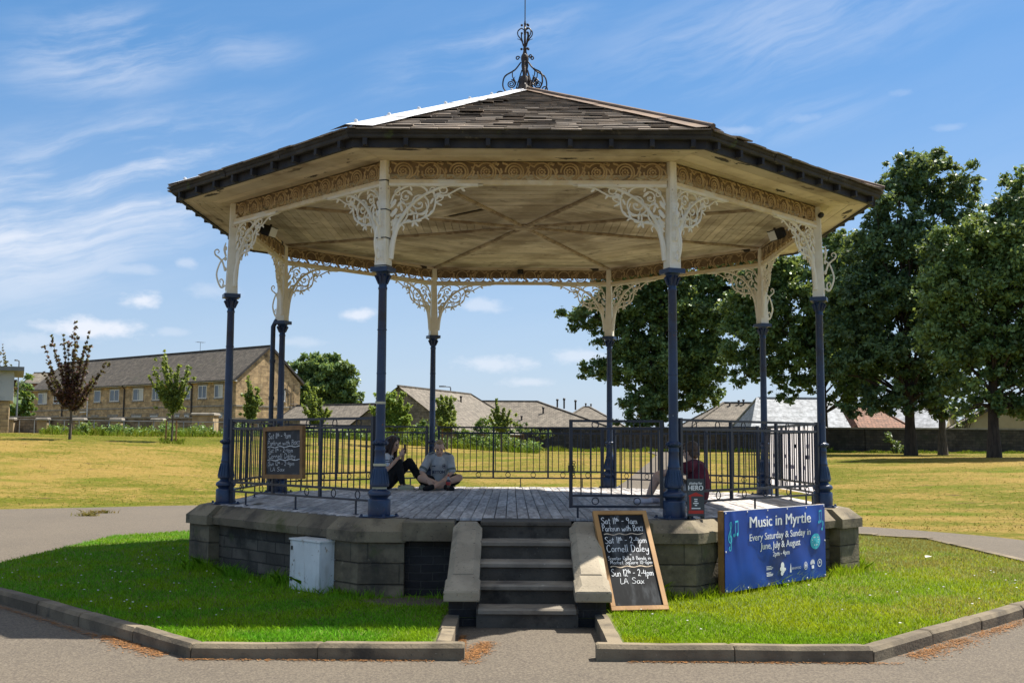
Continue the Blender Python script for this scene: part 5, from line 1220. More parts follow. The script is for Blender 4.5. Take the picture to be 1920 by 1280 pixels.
for a, d in ((Na, V3((1, -.25, 0))), (Fa, V3((1, -.15, 0)))):
    d.normalize(); z = V3((0, 0, 1)); s_ = d.cross(z)
    sh_ = blob([('c', [a-d*.045+z*-.036, a+d*.03-z*.030, a+d*.10-z*.030, a+d*.165-z*.040], [.038, .044, .045, .034]), ('c', [a-d*.05-z*.056, a+d*.165-z*.056], [.036, .037]), ('c', [a+d*.10-z*.032+s_*.012, a+d*.17-z*.042+s_*.006], [.034, .032])], 'shoe', M['shoe_cream'], t, .006)
    b = MB(); b.tube([a-d*.03+s_*.046-z*.01, a-d*.065-z*.008, a-d*.03-s_*.046-z*.01], .008, 6); b.tube([a+d*.035+s_*.04+z*.008, a+d*.02+z*.028, a+d*.035-s_*.04+z*.008], .012, 6); b.build('strap', M['black'], sh_, True)
ph = thing('phone', V3((-2.10+.255, 2.60-.10, FZ+.645)), 'phone with a dark case and finger ring held by the long haired person', 'phone'); ph.rotation_euler = Euler((.15, .25, -1.0))
b = MB(); b.bev(-.036, .036, -.0045, .0045, -.072, .072, .003); b.build('case', M['phone'], ph)
b = MB(); ring(b, .0, .012, .0, .016, .003); b.ball((.018, .006, .05), (.012, .003, .014), 8); b.build('finger_ring', M['black'], ph)
# bottle
bt = thing('bottle', (-1.135, 2.215, FZ), 'plastic cola bottle with a red label standing in front of the fair haired person', 'bottle')
b = MB(); b.lathe([(.028, 0), (.034, .008), (.035, .06), (.032, .09), (.035, .125), (.034, .150), (.026, .168)], 14); b.build('drink', M['cola'], bt, True)
b = MB(); b.lathe([(.0258, .168), (.018, .195), (.0135, .212), (.0135, .222)], 14); b.build('neck', M['clear'], bt, True)
b = MB(); b.lathe([(.0355, .090), (.0357, .092), (.0357, .136), (.0352, .138)], 14); b.build('label_band', M['label_red'], bt, True)
b = MB(); b.lathe([(.0155, .222), (.0155, .240), (.013, .243)], 12); b.build('cap', M['label_red'], bt, True)
# third sitter, back turned, behind the right front column
t = thing('person', (2.10, -1.30, FZ), 'person in a maroon top sitting with their back turned behind the right front column', 'person')
fd = V3((-.84, .54, 0)).normalized(); sd = V3((fd.y, -fd.x, 0))       # sd points to the sitter's right
def W3(f, r, z): return fd*f+sd*r+V3((0, 0, z))
hd, L, q = headparts(W3(.05, 0, .650), fd*.95+V3((0, .25, -.12)), (0, 0, 1))
Rs, Ls = W3(0, .175, .475), W3(0, -.175, .475); Rel_, Lel_ = W3(.30, .20, .41), W3(.28, -.22, .40); Rw, Lw = W3(.43, .02, .40), W3(.44, .02, .37)
Rk_, Lk_ = W3(.40, .12, .335), W3(.44, -.13, .345); Rh_, Lh_ = W3(0, .09, .105), W3(0, -.09, .105); Ra_, La_ = W3(.50, .12, .07), W3(.57, -.13, .07)
sp = [W3(-.03, 0, .12), W3(-.07, 0, .26), W3(-.04, 0, .38), W3(0, 0, .47)]
body = hd + [('c', sp, [.125, .115, .125, .085]), ('c', [W3(0, 0, .47), W3(.03, 0, .56), W3(.045, 0, .62)], [.062, .055, .056]), ('c', [Rs, W3(0, 0, .50), Ls], [.056, .060, .056])]
for s, e, w3 in ((Rs, Rel_, Rw), (Ls, Lel_, Lw)): body.append(('c', [s, s.lerp(e, .4), e, e.lerp(w3, .4), w3], [.052, .045, .038, .037, .026]))
for h, k, a in ((Rh_, Rk_, Ra_), (Lh_, Lk_, La_)): body.append(('c', [h, h.lerp(k, .5), k, k.lerp(a, .35), a, a+fd*.13-V3((0, 0, .035))], [.095, .080, .060, .056, .036, .028]))
body += handparts(Rw, fd*.3-sd*.9, V3((0, 0, -1)), 1, .4) + handparts(Lw, fd*.3+sd*.9, V3((0, 0, -1)), -1, .4)
blob(body, 'body', M['skin'], t, .0065); facebits(L, q, t, M['hair_brown'])
blob([('e', L(0, -.028, .040), (.092, .104, .096), q), ('e', L(0, -.062, -.030), (.080, .062, .060), q), ('e', L(0, .060, .090), (.06, .046, .03), q)], 'hair', M['hair_brown'], t, .006, 2)
sh = [('c', sp, [.148, .135, .142, .095]), ('c', [Rs, W3(0, 0, .495), Ls], [.068, .074, .068])]
for s, e in ((Rs, Rel_), (Ls, Lel_)): sh.append(('c', [s, s.lerp(e, .35), s.lerp(e, .62)], [.068, .066, .068]))
blob(sh, 't_shirt', M['maroon'], t, .007)
st = [('c', [Rh_, W3(-.03, 0, .11), Lh_], [.112, .13, .112])]
for h, k in ((Rh_, Rk_), (Lh_, Lk_)): st.append(('c', [h, h.lerp(k, .45), h.lerp(k, .70)], [.112, .098, .092]))
blob(st, 'shorts', M['grey_cloth'], t, .008)
for a in (Ra_, La_):
    blob([('c', [a-fd*.03-V3((0, 0, .02)), a+fd*.06-V3((0, 0, .03)), a+fd*.17-V3((0, 0, .038))], [.042, .042, .032])], 'shoe', M['sock'], t, .006)
# ------------------------------------------------------------------ buildings
def hray(px):   # horizontal direction of a survey column
    d = fwd*F_PX + RT*(px-960); return Vector((d.x, d.y))
def window(parent, x, y, z, w, h, n=2, outw=1, axis='x', curtain=False):
    """frame, panes and stone sill; outw = sign of the outward direction along the wall's normal axis"""
    def bx(b, u0, u1, d0, d1, z0, z1):
        d0, d1 = sorted((d0*outw, d1*outw))
        if axis == 'x': b.box(x+u0, x+u1, y+d0, y+d1, z+z0, z+z1)
        else: b.box(x+d0, x+d1, y+u0, y+u1, z+z0, z+z1)
    b = MB(); f = .07
    bx(b, -w/2, w/2, .0, .05, 0, f); bx(b, -w/2, w/2, .0, .05, h-f, h); bx(b, -w/2, -w/2+f, 0, .048, f, h-f); bx(b, w/2-f, w/2, 0, .048, f, h-f)
    for i in range(1, n): u = -w/2+w*i/n; bx(b, u-.04, u+.04, 0, .046, f, h-f)
    fr = b.build('window', M['upvc'], parent)
    b = MB(); bx(b, -w/2+f, w/2-f, .004, .02, f, h-f); b.build('pane', M['glass'], fr)
    if curtain: b = MB(); bx(b, -w/2+f+.02, -w/2+w*.42, .022, .028, f, h-f); b.build('curtain', M['curtain'], fr)
    b = MB(); bx(b, -w/2-.12, w/2+.12, 0, .09, -.14, -.005); bx(b, -w/2-.15, w/2+.15, 0, .03, h+.005, h+.22); b.build('sill', M['trim_grey'], fr)

P0, P1 = at(443, 713, 100), at(62, 728, 124.7); BZ = 1.95
ex = Vector((P1.x-P0.x, P1.y-P0.y)); BL_ = ex.length; ex.normalize(); ang = math.atan2(ex.y, ex.x)
t = thing('apartment_building', (P0.x, P0.y, BZ), 'long two storey sandstone block with a brown tiled roof behind the left wall', 'building', rz=ang)
WD, EV, RG = 7.5, 5.12, 8.55
def fx(px):     # position along the facade of a survey column
    d = hray(px); o = Vector((CAM.x-P0.x, CAM.y-P0.y)); det = d.x*(-ex.y)-d.y*(-ex.x)
    tt = (-o.x*(-ex.y)+o.y*(-ex.x))/det; p = o+d*tt; return p.dot(ex)
b = MB(); b.prism([(0, 0), (0, -WD), (BL_, -WD), (BL_, 0)][::-1], -1.5, EV)
for x in (0, BL_): b.add([(x, 0, EV), (x, -WD, EV), (x, -WD/2, RG-.1)], [(0, 1, 2)] if x else [(2, 1, 0)])
b.build('wall', M['sandstone'], t)
b = MB()
for s in (0, 1):
    yo, ye = (.35 if s == 0 else -WD-.35), -WD/2; zo = EV-.32*.9+.26
    q = [(-.18, yo, zo), (BL_+.18, yo, zo), (BL_+.18, ye, RG+.05), (-.18, ye, RG+.05)]
    q = q if s else q[::-1]; b.add(q, [(0, 1, 2, 3)]); b.add([(x, y_, z_-.10) for x, y_, z_ in q], [(3, 2, 1, 0)])
b.box(-.18, BL_+.18, -WD/2-.12, -WD/2+.12, RG, RG+.10)
rf = b.build('roof', M['roof_brown'], t)
for s in (1, -1):
    yo = .36 if s == 1 else -WD-.36
    b = MB(); b.bar((-.19, yo, EV+.0), (-.19, -WD/2, RG-.02), .03, .20, (0, 0, 1)); b.build('bargeboard', M['pipe_dark'], rf)
b = MB(); b.box(-.18, BL_+.18, .02, .30, EV-.10, EV-.01); b.build('eaves_board', M['upvc'], t)
b = MB(); b.box(-.2, BL_+.2, .31, .43, EV-.03, EV+.07); b.build('gutter', M['pipe_dark'], t)
b = MB(); b.box(.02, BL_-.02, .0, .05, 2.72, 2.86); b.box(-.05, 0., -WD, -.02, 2.72, 2.86); b.build('string_course', M['trim_grey'], t)
for px in (364, 238, 123):
    x = fx(px); b = MB(); b.tube([(x, .10, -1), (x, .10, EV-.3), (x, .36, EV-.04)], .07, 8); b.build('downpipe', M['pipe_dark'], t)
for px in (173, 440):
    x = fx(px) if px != 440 else .4; b = MB(); b.tube([(x, .25, -1), (x, .25, EV+(.9 if px == 440 else .1))], .07, 8); b.build('vent_pipe', M['upvc'], t)
for i, (px, w_, n_) in enumerate(((85, 2.0, 2), (112, 1.5, 2), (187, 1.3, 1), (219, 1.8, 2), (263, 1.9, 2), (296, 1.3, 2), (356, .8, 1), (383, 1.35, 2), (413, 1.3, 2))):
    window(t, fx(px), 0, 3.55, w_, 1.22, n_, 1, 'x', i in (4, 0, 8))
for i, (px, w_, n_) in enumerate(((82, 1.8, 2), (111, 1.1, 2), (147, .8, 1), (162, .8, 1), (184, 1.2, 2), (217, 1.8, 2), (261, 1.7, 2), (294, 1.3, 2), (337, .7, 1), (355, .7, 1), (382, 1.3, 2), (413, 1.4, 2))):
    window(t, fx(px), 0, .75, w_, 1.22, n_, 1, 'x', i in (6, 9))
window(t, 0, -5.3, 3.35, .75, 1.0, 1, -1, 'y'); window(t, 0, -5.3, .75, .85, 1.1, 1, -1, 'y')
b = MB(); b.tube([(-.06, -6.3, -1), (-.06, -6.3, 4.2), (-.06, -5.6, 4.6)], .035, 6); b.tube([(-.06, -6.7, -1), (-.06, -6.7, 5.0)], .03, 6); b.tube([(-.06, -6.3, 3.1), (-.06, -7.2, 3.1), (-.06, -7.2, 2.4)], .03, 6); b.tube([(-.06, -5.9, 4.9), (-.06, -5.9, 3.)], .025, 6)
b.build('gable_pipe', M['pipe_dark'], t)
b = MB(); x = fx(166); b.box(x-.6, x+.6, .03, .35, 2.45, 2.55); b.build('canopy', M['upvc'], t)
b = MB(); xx = fx(315); b.tube([(xx, -WD/2, RG), (xx, -WD/2, RG+1.0)], .02, 5)
for i in range(5): b.tube([(xx-.3, -WD/2-.4+.2*i, RG+.98), (xx+.3, -WD/2-.4+.2*i, RG+.98)], .012, 4)
b.tube([(xx, -WD/2-.45, RG+.98), (xx, -WD/2+.45, RG+.98)], .012, 4); b.build('aerial', M['pipe_dark'], t)

def house(name, label, A, B, half, eave, ridge, base, hipA, hipB, wall, roof, cat='house', chim=None, verge=False, group=None):
    """A, B: ends of the long axis (ground plan); hips run in by hipA / hipB (0 = gable)"""
    A, B = Vector(A), Vector(B); L = (B-A).length; an = math.atan2(B.y-A.y, B.x-A.x)
    t = thing(name, (A.x, A.y, base), label, cat, group, rz=an); e, r = eave-base, ridge-base
    b = MB(); b.box(0, L, -half, half, -1, e)
    for x, hp in ((0, hipA), (L, hipB)):
        if not hp: b.add([(x, -half, e), (x, half, e), (x, 0, r-.05)], [(0, 1, 2)] if x else [(2, 1, 0)])
    b.build('wall', wall, t)
    b = MB(); o = .3; ez = e-o*(r-e)/half; xa, xb = (-o, L+o)
    a1, b1 = (hipA if hipA else -.25), (L-hipB if hipB else L+.25); a0, b0 = (-o if hipA else -.25), (L+o if hipB else L+.25)
    q = [(a0, -half-o, ez), (b0, -half-o, ez), (b1, 0, r), (a1, 0, r)]; b.add(q, [(0, 1, 2, 3)])
    q = [(a0, half+o, ez), (b0, half+o, ez), (b1, 0, r), (a1, 0, r)]; b.add(q, [(3, 2, 1, 0)])
    if hipA: b.add([(a0, -half-o, ez), (a0, half+o, ez), (a1, 0, r)], [(2, 1, 0)])
    if hipB: b.add([(b0, -half-o, ez), (b0, half+o, ez), (b1, 0, r)], [(0, 1, 2)])
    b.add([(a0, -half-o, ez-.02), (b0, -half-o, ez-.02), (b0, half+o, ez-.02), (a0, half+o, ez-.02)], [(3, 2, 1, 0)])
    b.bar((a1, 0, r+.03), (b1, 0, r+.03), .22, .1)
    rf = b.build('roof', roof, t)
    if hipA or hipB:
        for hp, x0, x1 in ((hipA, a0, a1), (hipB, b0, b1)):
            if hp:
                for s in (-1, 1): b = MB(); b.bar((x0, s*(half+o), ez+.03), (x1, 0, r+.03), .22, .1); b.build('hip_tile', roof, rf)
    b = MB(); b.box(a0, b0, -half-o-.1, -half-o, ez-.14, ez-.02); b.build('gutter', M['upvc'] if not verge else M['pipe_dark'], t)
    if verge:
        for x, hp in ((a0, hipA), (b0, hipB)):
            if not hp:
                for s in (-1, 1): b = MB(); b.bar((x, s*(half+o), ez-.06), (x, 0, r-.06), .06, .24); b.build('bargeboard', M['pipe_dark'], rf)
    for x, s, h in (chim or []):
        b = MB(); zc_ = r-abs(s)*(r-e)/half; b = MB(); b.tube([(x, s, zc_-.3), (x, s, zc_+h*.45)], .075, 8); b.lathe([(.11, zc_+h*.45), (.12, zc_+h*.6), (.05, zc_+h*.66)], 8, (x, s, 0)); b.build('flue', M['pipe_dark'], rf)
    return t
A2 = lambda px, dp: (at(px, 800, dp).x, at(px, 800, dp).y)
house('house', 'bungalow with a steep dark gable facing left behind the bright green bush', A2(748, 80), A2(905, 96), 4.3, 2.5, 5.6, -.5, 0, 3.0, M['wallgrey'], M['roof_grey'], chim=[(9, -1.2, .8)])
house('house', 'wide bungalow with a long grey hipped roof in the middle distance', A2(885, 97), A2(1150, 97), 5.0, 2.6, 5.15, -.5, 0, 6.8, M['wallgrey'], M['roof_grey'], chim=[(6.3, -2.2, .9), (9.2, -.9, .9), (8.2, -.7, 1.0), (7.6, -.6, .8), (4.4, -3.4, .6)])
house('house', 'low house with a small hipped roof peaking left of the rear right column', A2(1040, 125), A2(1160, 125), 4.5, 3.4, 5.6, -.5, 3.4, 3.4, M['wallgrey'], M['roof_grey'], chim=[(3.6, .2, .8), (4.2, .2, .7)])
house('house', 'low long building with a plain grey roof beyond the left railing', A2(560, 98), A2(712, 92), 4.5, 2.3, 4.7, -.5, 0, 0, M['wallgrey'], M['roof_grey'], verge=True)
house('house', 'house with a grey hipped roof and small flues left of the pale roof', A2(1265, 92), A2(1440, 92), 4.5, 2.4, 4.95, -.5, 4.2, 0, M['wallgrey'], M['roof_grey'], chim=[(5.4, -.3, .6), (5.8, -.3, .7), (4.6, -.5, .5)])
house('house', 'house with a broad pale blue-grey roof behind the right-hand railing', A2(1392, 82), A2(1560, 82), 4.2, 2.5, 4.95, -.5, 1.2, 0, M['render_cream'], M['roof_pale'])
house('house', 'house with an orange-red tiled roof and shade-toned cream gable above the stone wall', A2(1566, 86), A2(1668, 88), 3.4, 2.4, 4.5, -.5, 1.2, 1.4, M['render_shade'], M['roof_red'], verge=True)
house('house', 'house with a blue-grey roof glimpsed between the trunks on the right', A2(1690, 92), A2(1780, 90), 3.5, 2.5, 4.8, -.5, 0, 0, M['render_cream'], M['roof_pale'])
house('house', 'cream gabled house with dark verges at the far right', (A2(1890, 78)[0], A2(1890, 78)[1]), (A2(1890, 78)[0]+3, A2(1890, 78)[1]+9), 4.4, 2.3, 4.9, -.5, 0, 0, M['render_cream'], M['roof_grey'], verge=True)
house('house', 'distant terrace with a chimney left of the copper tree', A2(62, 175), A2(88, 175), 3, 10.6, 12.2, 2, 0, 0, M['roof_red'], M['roof_grey'])

# metal-clad pavilion at the left edge
p = at(22, 800, 58); gz = hz_(p.x, p.y)
t = thing('pavilion', (p.x, p.y, gz), 'zinc-clad pavilion on a stone base at the left edge of the field', 'building', rz=rad(24.5))
b = MB(); b.box(-7, -.18, .15, 6, -.5, 1.72); b.build('base_wall', M['sandstone'], t)
b = MB(); b.box(-7, 0, 0, 6, 1.72, 3.30)
for i in range(12): b.box(-.62-.6*i, -.60-.6*i, -.012, 0, 1.74, 3.28)
b.build('cladding', M['clad'], t)
b = MB(); b.box(-7.4, .48, -.6, 6.5, 3.30, 3.52); b.build('roof', M['zinc_dark'], t)
b = MB(); b.box(-1.6, -.9, .13, .15, .2, 1.6); b.build('door', M['zinc_dark'], t)

# stone perimeter walls
def longwall(name, label, pts, top, m, pill=None, step=6., th=.4, cap=.10, out=1):
    t = thing(name, (pts[0][0], pts[0][1], 0), label, 'wall'); o = Vector((pts[0][0], pts[0][1], 0))
    b, c, = MB(), MB()
    for p, q in zip(pts, pts[1:]):
        p, q = Vector((*p, 0)), Vector((*q, 0)); d = (q-p).normalized(); n_ = Vector((-d.y, d.x, 0))*th/2; L = (q-p).length; k = max(1, int(L/4))
        for i in range(k):
            a, e = p.lerp(q, i/k), p.lerp(q, (i+1)/k)
            if i == k-1: pass
            za, ze = hz_(a.x, a.y)-.6, hz_(e.x, e.y)-.6
            T = lambda v, z: tuple(v-o+Vector((0, 0, z)))
            b.add([T(a-n_, za), T(e-n_, ze), T(e+n_, ze), T(a+n_, za), T(a-n_, top), T(e-n_, top), T(e+n_, top), T(a+n_, top)], [(4,5,6,7),(0,1,5,4),(2,3,7,6)])
        m_ = n_*1.35; c.hexa([T(p-m_, top+.003), T(q-m_, top+.003), T(q+m_, top+.003), T(p+m_, top+.003), T(p-m_, top+cap), T(q-m_, top+cap), T(q+m_, top+cap), T(p+m_, top+cap)], random.random())
    b.build('wall', m, t); c.build('coping', M['trim_grey'], t)
    for x, y, s, hh in (pill or []):
        z = hz_(x, y); b = MB(); b.box(x-o.x-s, x-o.x+s, y-o.y-s, y-o.y+s, z-.3, top+hh, .6)
        pp = b.build('pillar', M['pillarstone'], t); b = MB(); b.bev(x-o.x-s-.09, x-o.x+s+.09, y-o.y-s-.09, y-o.y+s+.09, top+hh+.003, top+hh+.16, .06); b.build('capstone', M['trim_grey'], pp)
    return t
def WP(px, dp): p = at(px, 800, dp); return (p.x, p.y)
pil = [(*WP(px, dp-.4), s, h) for px, dp, s, h in ((82, 70.6, .32, -.16), (150, 70.4, .32, -.16), (220, 70.2, .32, -.16), (297, 70, .32, -.16), (385, 66.0, .62, .10), (20, 70.8, .3, -.16))]
longwall('stone_wall', 'brown stone wall with square pillars between the field and the apartment block', [WP(-60, 71), WP(385, 70), WP(560, 74)], 2.93, M['wallgrey'], pil)
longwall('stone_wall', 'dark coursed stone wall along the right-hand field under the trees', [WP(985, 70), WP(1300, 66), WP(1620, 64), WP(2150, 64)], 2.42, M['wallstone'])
# thin railing before the left wall
t = thing('park_railing', (*WP(60, 60), 0), 'thin low metal railing in front of the left stone wall', 'railing'); o = Vector((*WP(60, 60), 0))
b = MB(); r = MB(); prev = None
for i in range(19):
    x, y = WP(-20+i*28, 60); z = hz_(x, y); b.tube([(x-o.x, y-o.y, z-.2), (x-o.x, y-o.y, z+.78)], .025, 5)
    if prev: r.tube([prev, (x-o.x, y-o.y, z+.76)], .02, 5)
    prev = (x-o.x, y-o.y, z+.76)
b.build('post', M['galv'], t); r.build('rail', M['galv'], t)
# street lamps
def lamp(px, dp, topy, arm, label):
    p = at(px, topy, dp); z0 = hz_(p.x, p.y)-.5; t = thing('street_lamp', (p.x, p.y, z0), label, 'street lamp', 'street lamps'); h = p.z-z0
    b = MB(); b.tube([(0, 0, 0), (0, 0, 1.2), (0, 0, h-.1), (arm*.1, 0, h)], [.09, .07, .05, .045], 8); b.tube([(0, 0, h-.02), (arm, 0, h+.03)], .04, 6); b.build('pole', M['galv'], t)
    b = MB(); b.loft([[(arm*f, yy, h+.03+zz) for yy, zz in ((-w, -.05), (w, -.05), (w*.7, .06), (-w*.7, .06))] for f, w in ((.75, .08), (1.05, .16), (1.7, .13), (1.8, .06))], True, True, .5); b.build('lamp_head', M['zinc_dark'], t)
lamp(845, 92, 725, -.55, 'grey street lamp rising behind the house roofs in the centre')
lamp(36, 88, 676, -.2, 'dark street lamp above the pavilion roof at the left')

# ------------------------------------------------------------------ vegetation
def leaves(name, C, Rr, n, size, m, parent, tonevar=.5, up=.35, flat=.75, origin=(0, 0, 0), shell=.55):
    """n leaf faces per clump, many clumps: C centres (k,3), Rr radii"""
    C = np.asarray(C, float)-np.asarray(origin, float); Rr = np.asarray(Rr, float); k = len(C)
    nn = np.maximum(6, (n*(Rr/Rr.mean())**2).astype(int)); idx = np.repeat(np.arange(k), nn); N = len(idx)
    d = rng.normal(size=(N, 3)); d /= np.linalg.norm(d, axis=1)[:, None]
    rr = Rr[idx]*np.minimum(np.abs(rng.normal(0, .62, N))**.8, 1.7); P = C[idx]+d*rr[:, None]*np.array([1, 1, flat])
    nr = d*.6+rng.normal(size=(N, 3))*.75+np.array([0, 0, up]); nr /= np.linalg.norm(nr, axis=1)[:, None]
    t = np.cross(nr, rng.normal(size=(N, 3))); t /= np.linalg.norm(t, axis=1)[:, None]; b = np.cross(nr, t)
    s = (size*rng.uniform(.6, 1.35, N))[:, None]
    V = np.stack([P-t*s, P+b*s*.55-nr*s*.12, P+t*s, P-b*s*.55-nr*s*.12], 1).reshape(-1, 3)
    ct = rng.uniform(0, 1, k); tone = np.clip(ct[idx]*tonevar+rng.uniform(0, 1, N)*(1-tonevar), 0, 1)
    return fast(name, V, np.arange(N*4).reshape(N, 4), m, parent, tone)
def lumps(L, dp, dens, jitter=.35):
    """clump centres spread through ellipsoids given by their outline in the survey photo"""
    C, R = [], []
    for q in L:
        px, py, rx, ry = q[:4]; dd = q[4] if len(q) > 4 else 0
        c = at(px, py, dp+dd); s = (dp+dd)/F_PX; a = np.array([rx*s, (rx+ry)*.5*s*.9, ry*s])
        n = max(6, int(1.5*dens*(a[0]*a[1]*a[2])**(2/3)))
        for _ in range(n):
            v = rng.normal(size=3); v /= np.linalg.norm(v); r = rng.uniform(.05, 1)**.38*rng.uniform(.82, 1.16)
            C.append(np.array(c)+v*a*r); R.append(rng.uniform(.35, .95)*min(.85, .24*a.min()+.22))
    return np.array(C), np.array(R)
def tree(name, label, base, dp, L, dens, nleaf, size, m, trunk_r, bark='bark', fork=.35, limbs=26, group=None, cat='tree', bz=None, flat=.75, tonevar=.5):
    p = at(base[0], base[1], dp); z0 = hz_(p.x, p.y)-.1 if bz is None else bz
    o = (p.x, p.y, z0); t = thing(name, o, label, cat, group)
    C, R = lumps(L, dp, dens); Cl = C-np.array(o); top = Cl[:, 2].max()
    b = MB(); hgt = top*.86
    ctr = np.array([Cl[:, 0].mean(), Cl[:, 1].mean()]); axis_ = lambda f: np.array([ctr[0]*f**2*.7, ctr[1]*f**2*.7, hgt*f])
    pts = [tuple(axis_(f)+np.array([random.uniform(-1, 1)*trunk_r*.3*f, random.uniform(-1, 1)*trunk_r*.3*f, 0])) for f in np.linspace(0, 1, 9)]
    b.tube(pts, [trunk_r*(1.35 if f == 0 else 1-.88*f) for f in np.linspace(0, 1, 9)], 10)
    for j in rng.choice(len(Cl), min(limbs, len(Cl)), replace=False):
        e = Cl[j]; f = min(.95, max(fork*.6, (e[2]/hgt)*random.uniform(.45, .8))); a = axis_(f); r0 = trunk_r*(1-.88*f)*random.uniform(.35, .6)
        mid = a*.45+e*.55+np.array([random.uniform(-.3, .3), random.uniform(-.3, .3), random.uniform(0, .5)])*np.linalg.norm(e-a)*.25
        b.tube([tuple(a), tuple(a*.75+mid*.25), tuple(mid), tuple(mid*.4+e*.6), tuple(e)], [r0, r0*.85, r0*.55, r0*.3, r0*.1], 6)
    b.build('trunk', M[bark], t, True)
    leaves('crown', C, R, nleaf, size, m, t, origin=o, flat=flat, tonevar=tonevar)
    return t
GT = 'big trees along the right-hand wall'
tree('broadleaf_tree', 'spreading dark tree seen between the right columns with boughs sweeping to the ground', (1238, 838), 74,
     [(1230, 500, 110, 60), (1180, 575, 105, 42), (1120, 592, 66, 30), (1285, 600, 95, 62), (1235, 680, 105, 55), (1150, 690, 62, 30), (1325, 665, 55, 45), (1225, 755, 62, 45), (1300, 725, 55, 40), (1345, 560, 65, 55), (1235, 415, 110, 75), (1370, 500, 60, 50), (1185, 640, 70, 40), (1205, 780, 40, 30), (1290, 690, 70, 50), (1110, 700, 30, 14), (1085, 600, 26, 18), (1335, 745, 26, 22), (1180, 800, 26, 20), (1240, 800, 38, 20)],
     14, 105, .145, M['leaf_mid'], .30, limbs=34, group=GT)
tree('broadleaf_tree', 'tree with pale olive foliage directly behind the rightmost front column', (1549, 846), 63,
     [(1568, 470, 52, 48), (1480, 555, 85, 75), (1425, 640, 70, 60), (1560, 600, 65, 75), (1500, 690, 75, 42), (1600, 690, 55, 45), (1440, 500, 75, 50), (1610, 610, 55, 60), (1590, 735, 55, 30), (1400, 570, 60, 50), (1390, 690, 40, 34), (1470, 735, 34, 22), (1620, 755, 50, 18), (1600, 520, 60, 70), (1640, 700, 60, 40), (1530, 640, 60, 60)],
     13, 105, .135, M['leaf_mid'], .17, limbs=34, group=GT)
tree('broadleaf_tree', 'tallest tree with a rounded top and clear trunk right of the bandstand roof', (1708, 846), 55,
     [(1735, 335, 92, 46), (1672, 392, 58, 52), (1795, 385, 58, 55), (1695, 470, 88, 60), (1645, 555, 78, 60), (1735, 560, 95, 60), (1625, 660, 78, 50), (1800, 500, 60, 70), (1700, 660, 80, 55), (1610, 590, 45, 60), (1740, 300, 60, 24), (1690, 752, 70, 26), (1740, 735, 60, 30), (1600, 770, 50, 16), (1570, 690, 40, 34), (1660, 735, 60, 24), (1625, 480, 45, 60), (1580, 560, 45, 60), (1760, 640, 60, 60), (1590, 640, 60, 50)],
     16, 105, .12, M['leaf_dark'], .27, limbs=44, group=GT)
tree('broadleaf_tree', 'slim tree with a pale grey trunk between the two thicker trunks on the right', (1768, 846), 57,
     [(1770, 560, 70, 80), (1765, 680, 75, 55), (1800, 610, 60, 60), (1735, 720, 60, 30), (1810, 740, 40, 26), (1780, 765, 55, 18), (1740, 765, 40, 14)],
     13, 105, .12, M['leaf_dark'], .21, 'bark_grey', limbs=26, group=GT)
tree('broadleaf_tree', 'broad tree with sunlit glossy leaves cut by the right edge', (1864, 846), 47,
     [(1912, 375, 38, 60), (1880, 470, 100, 62), (1850, 545, 115, 70), (1795, 635, 90, 55), (1890, 650, 105, 60), (1955, 480, 110, 120), (1960, 640, 100, 90), (1840, 720, 80, 34), (1930, 730, 70, 40), (1830, 440, 70, 40), (1900, 330, 22, 26), (1835, 765, 60, 22), (1900, 760, 60, 26), (1960, 760, 60, 26), (1780, 480, 50, 60), (1760, 560, 50, 60)],
     19, 110, .105, M['leaf_mid'], .25, limbs=44, group=GT)
tree('broadleaf_tree', 'dense round-headed tree behind the gable of the apartment block', (612, 815), 150,
     [(612, 712, 56, 46), (570, 725, 34, 38), (648, 735, 28, 30), (595, 680, 34, 24), (620, 760, 46, 20), (555, 700, 26, 30), (610, 705, 40, 40), (640, 705, 30, 34), (580, 755, 40, 26), (655, 755, 26, 22)],
     5, 200, .27, M['leaf_mid'], .4, limbs=20, bz=1.)
tree('bushy_tree', 'green bushy tree beside the zinc-clad pavilion', (45, 812), 92, [(47, 742, 13, 42), (34, 770, 14, 22), (56, 765, 9, 32), (20, 780, 12, 20)], 12, 85, .17, M['leaf_hedge'], .16, limbs=10)

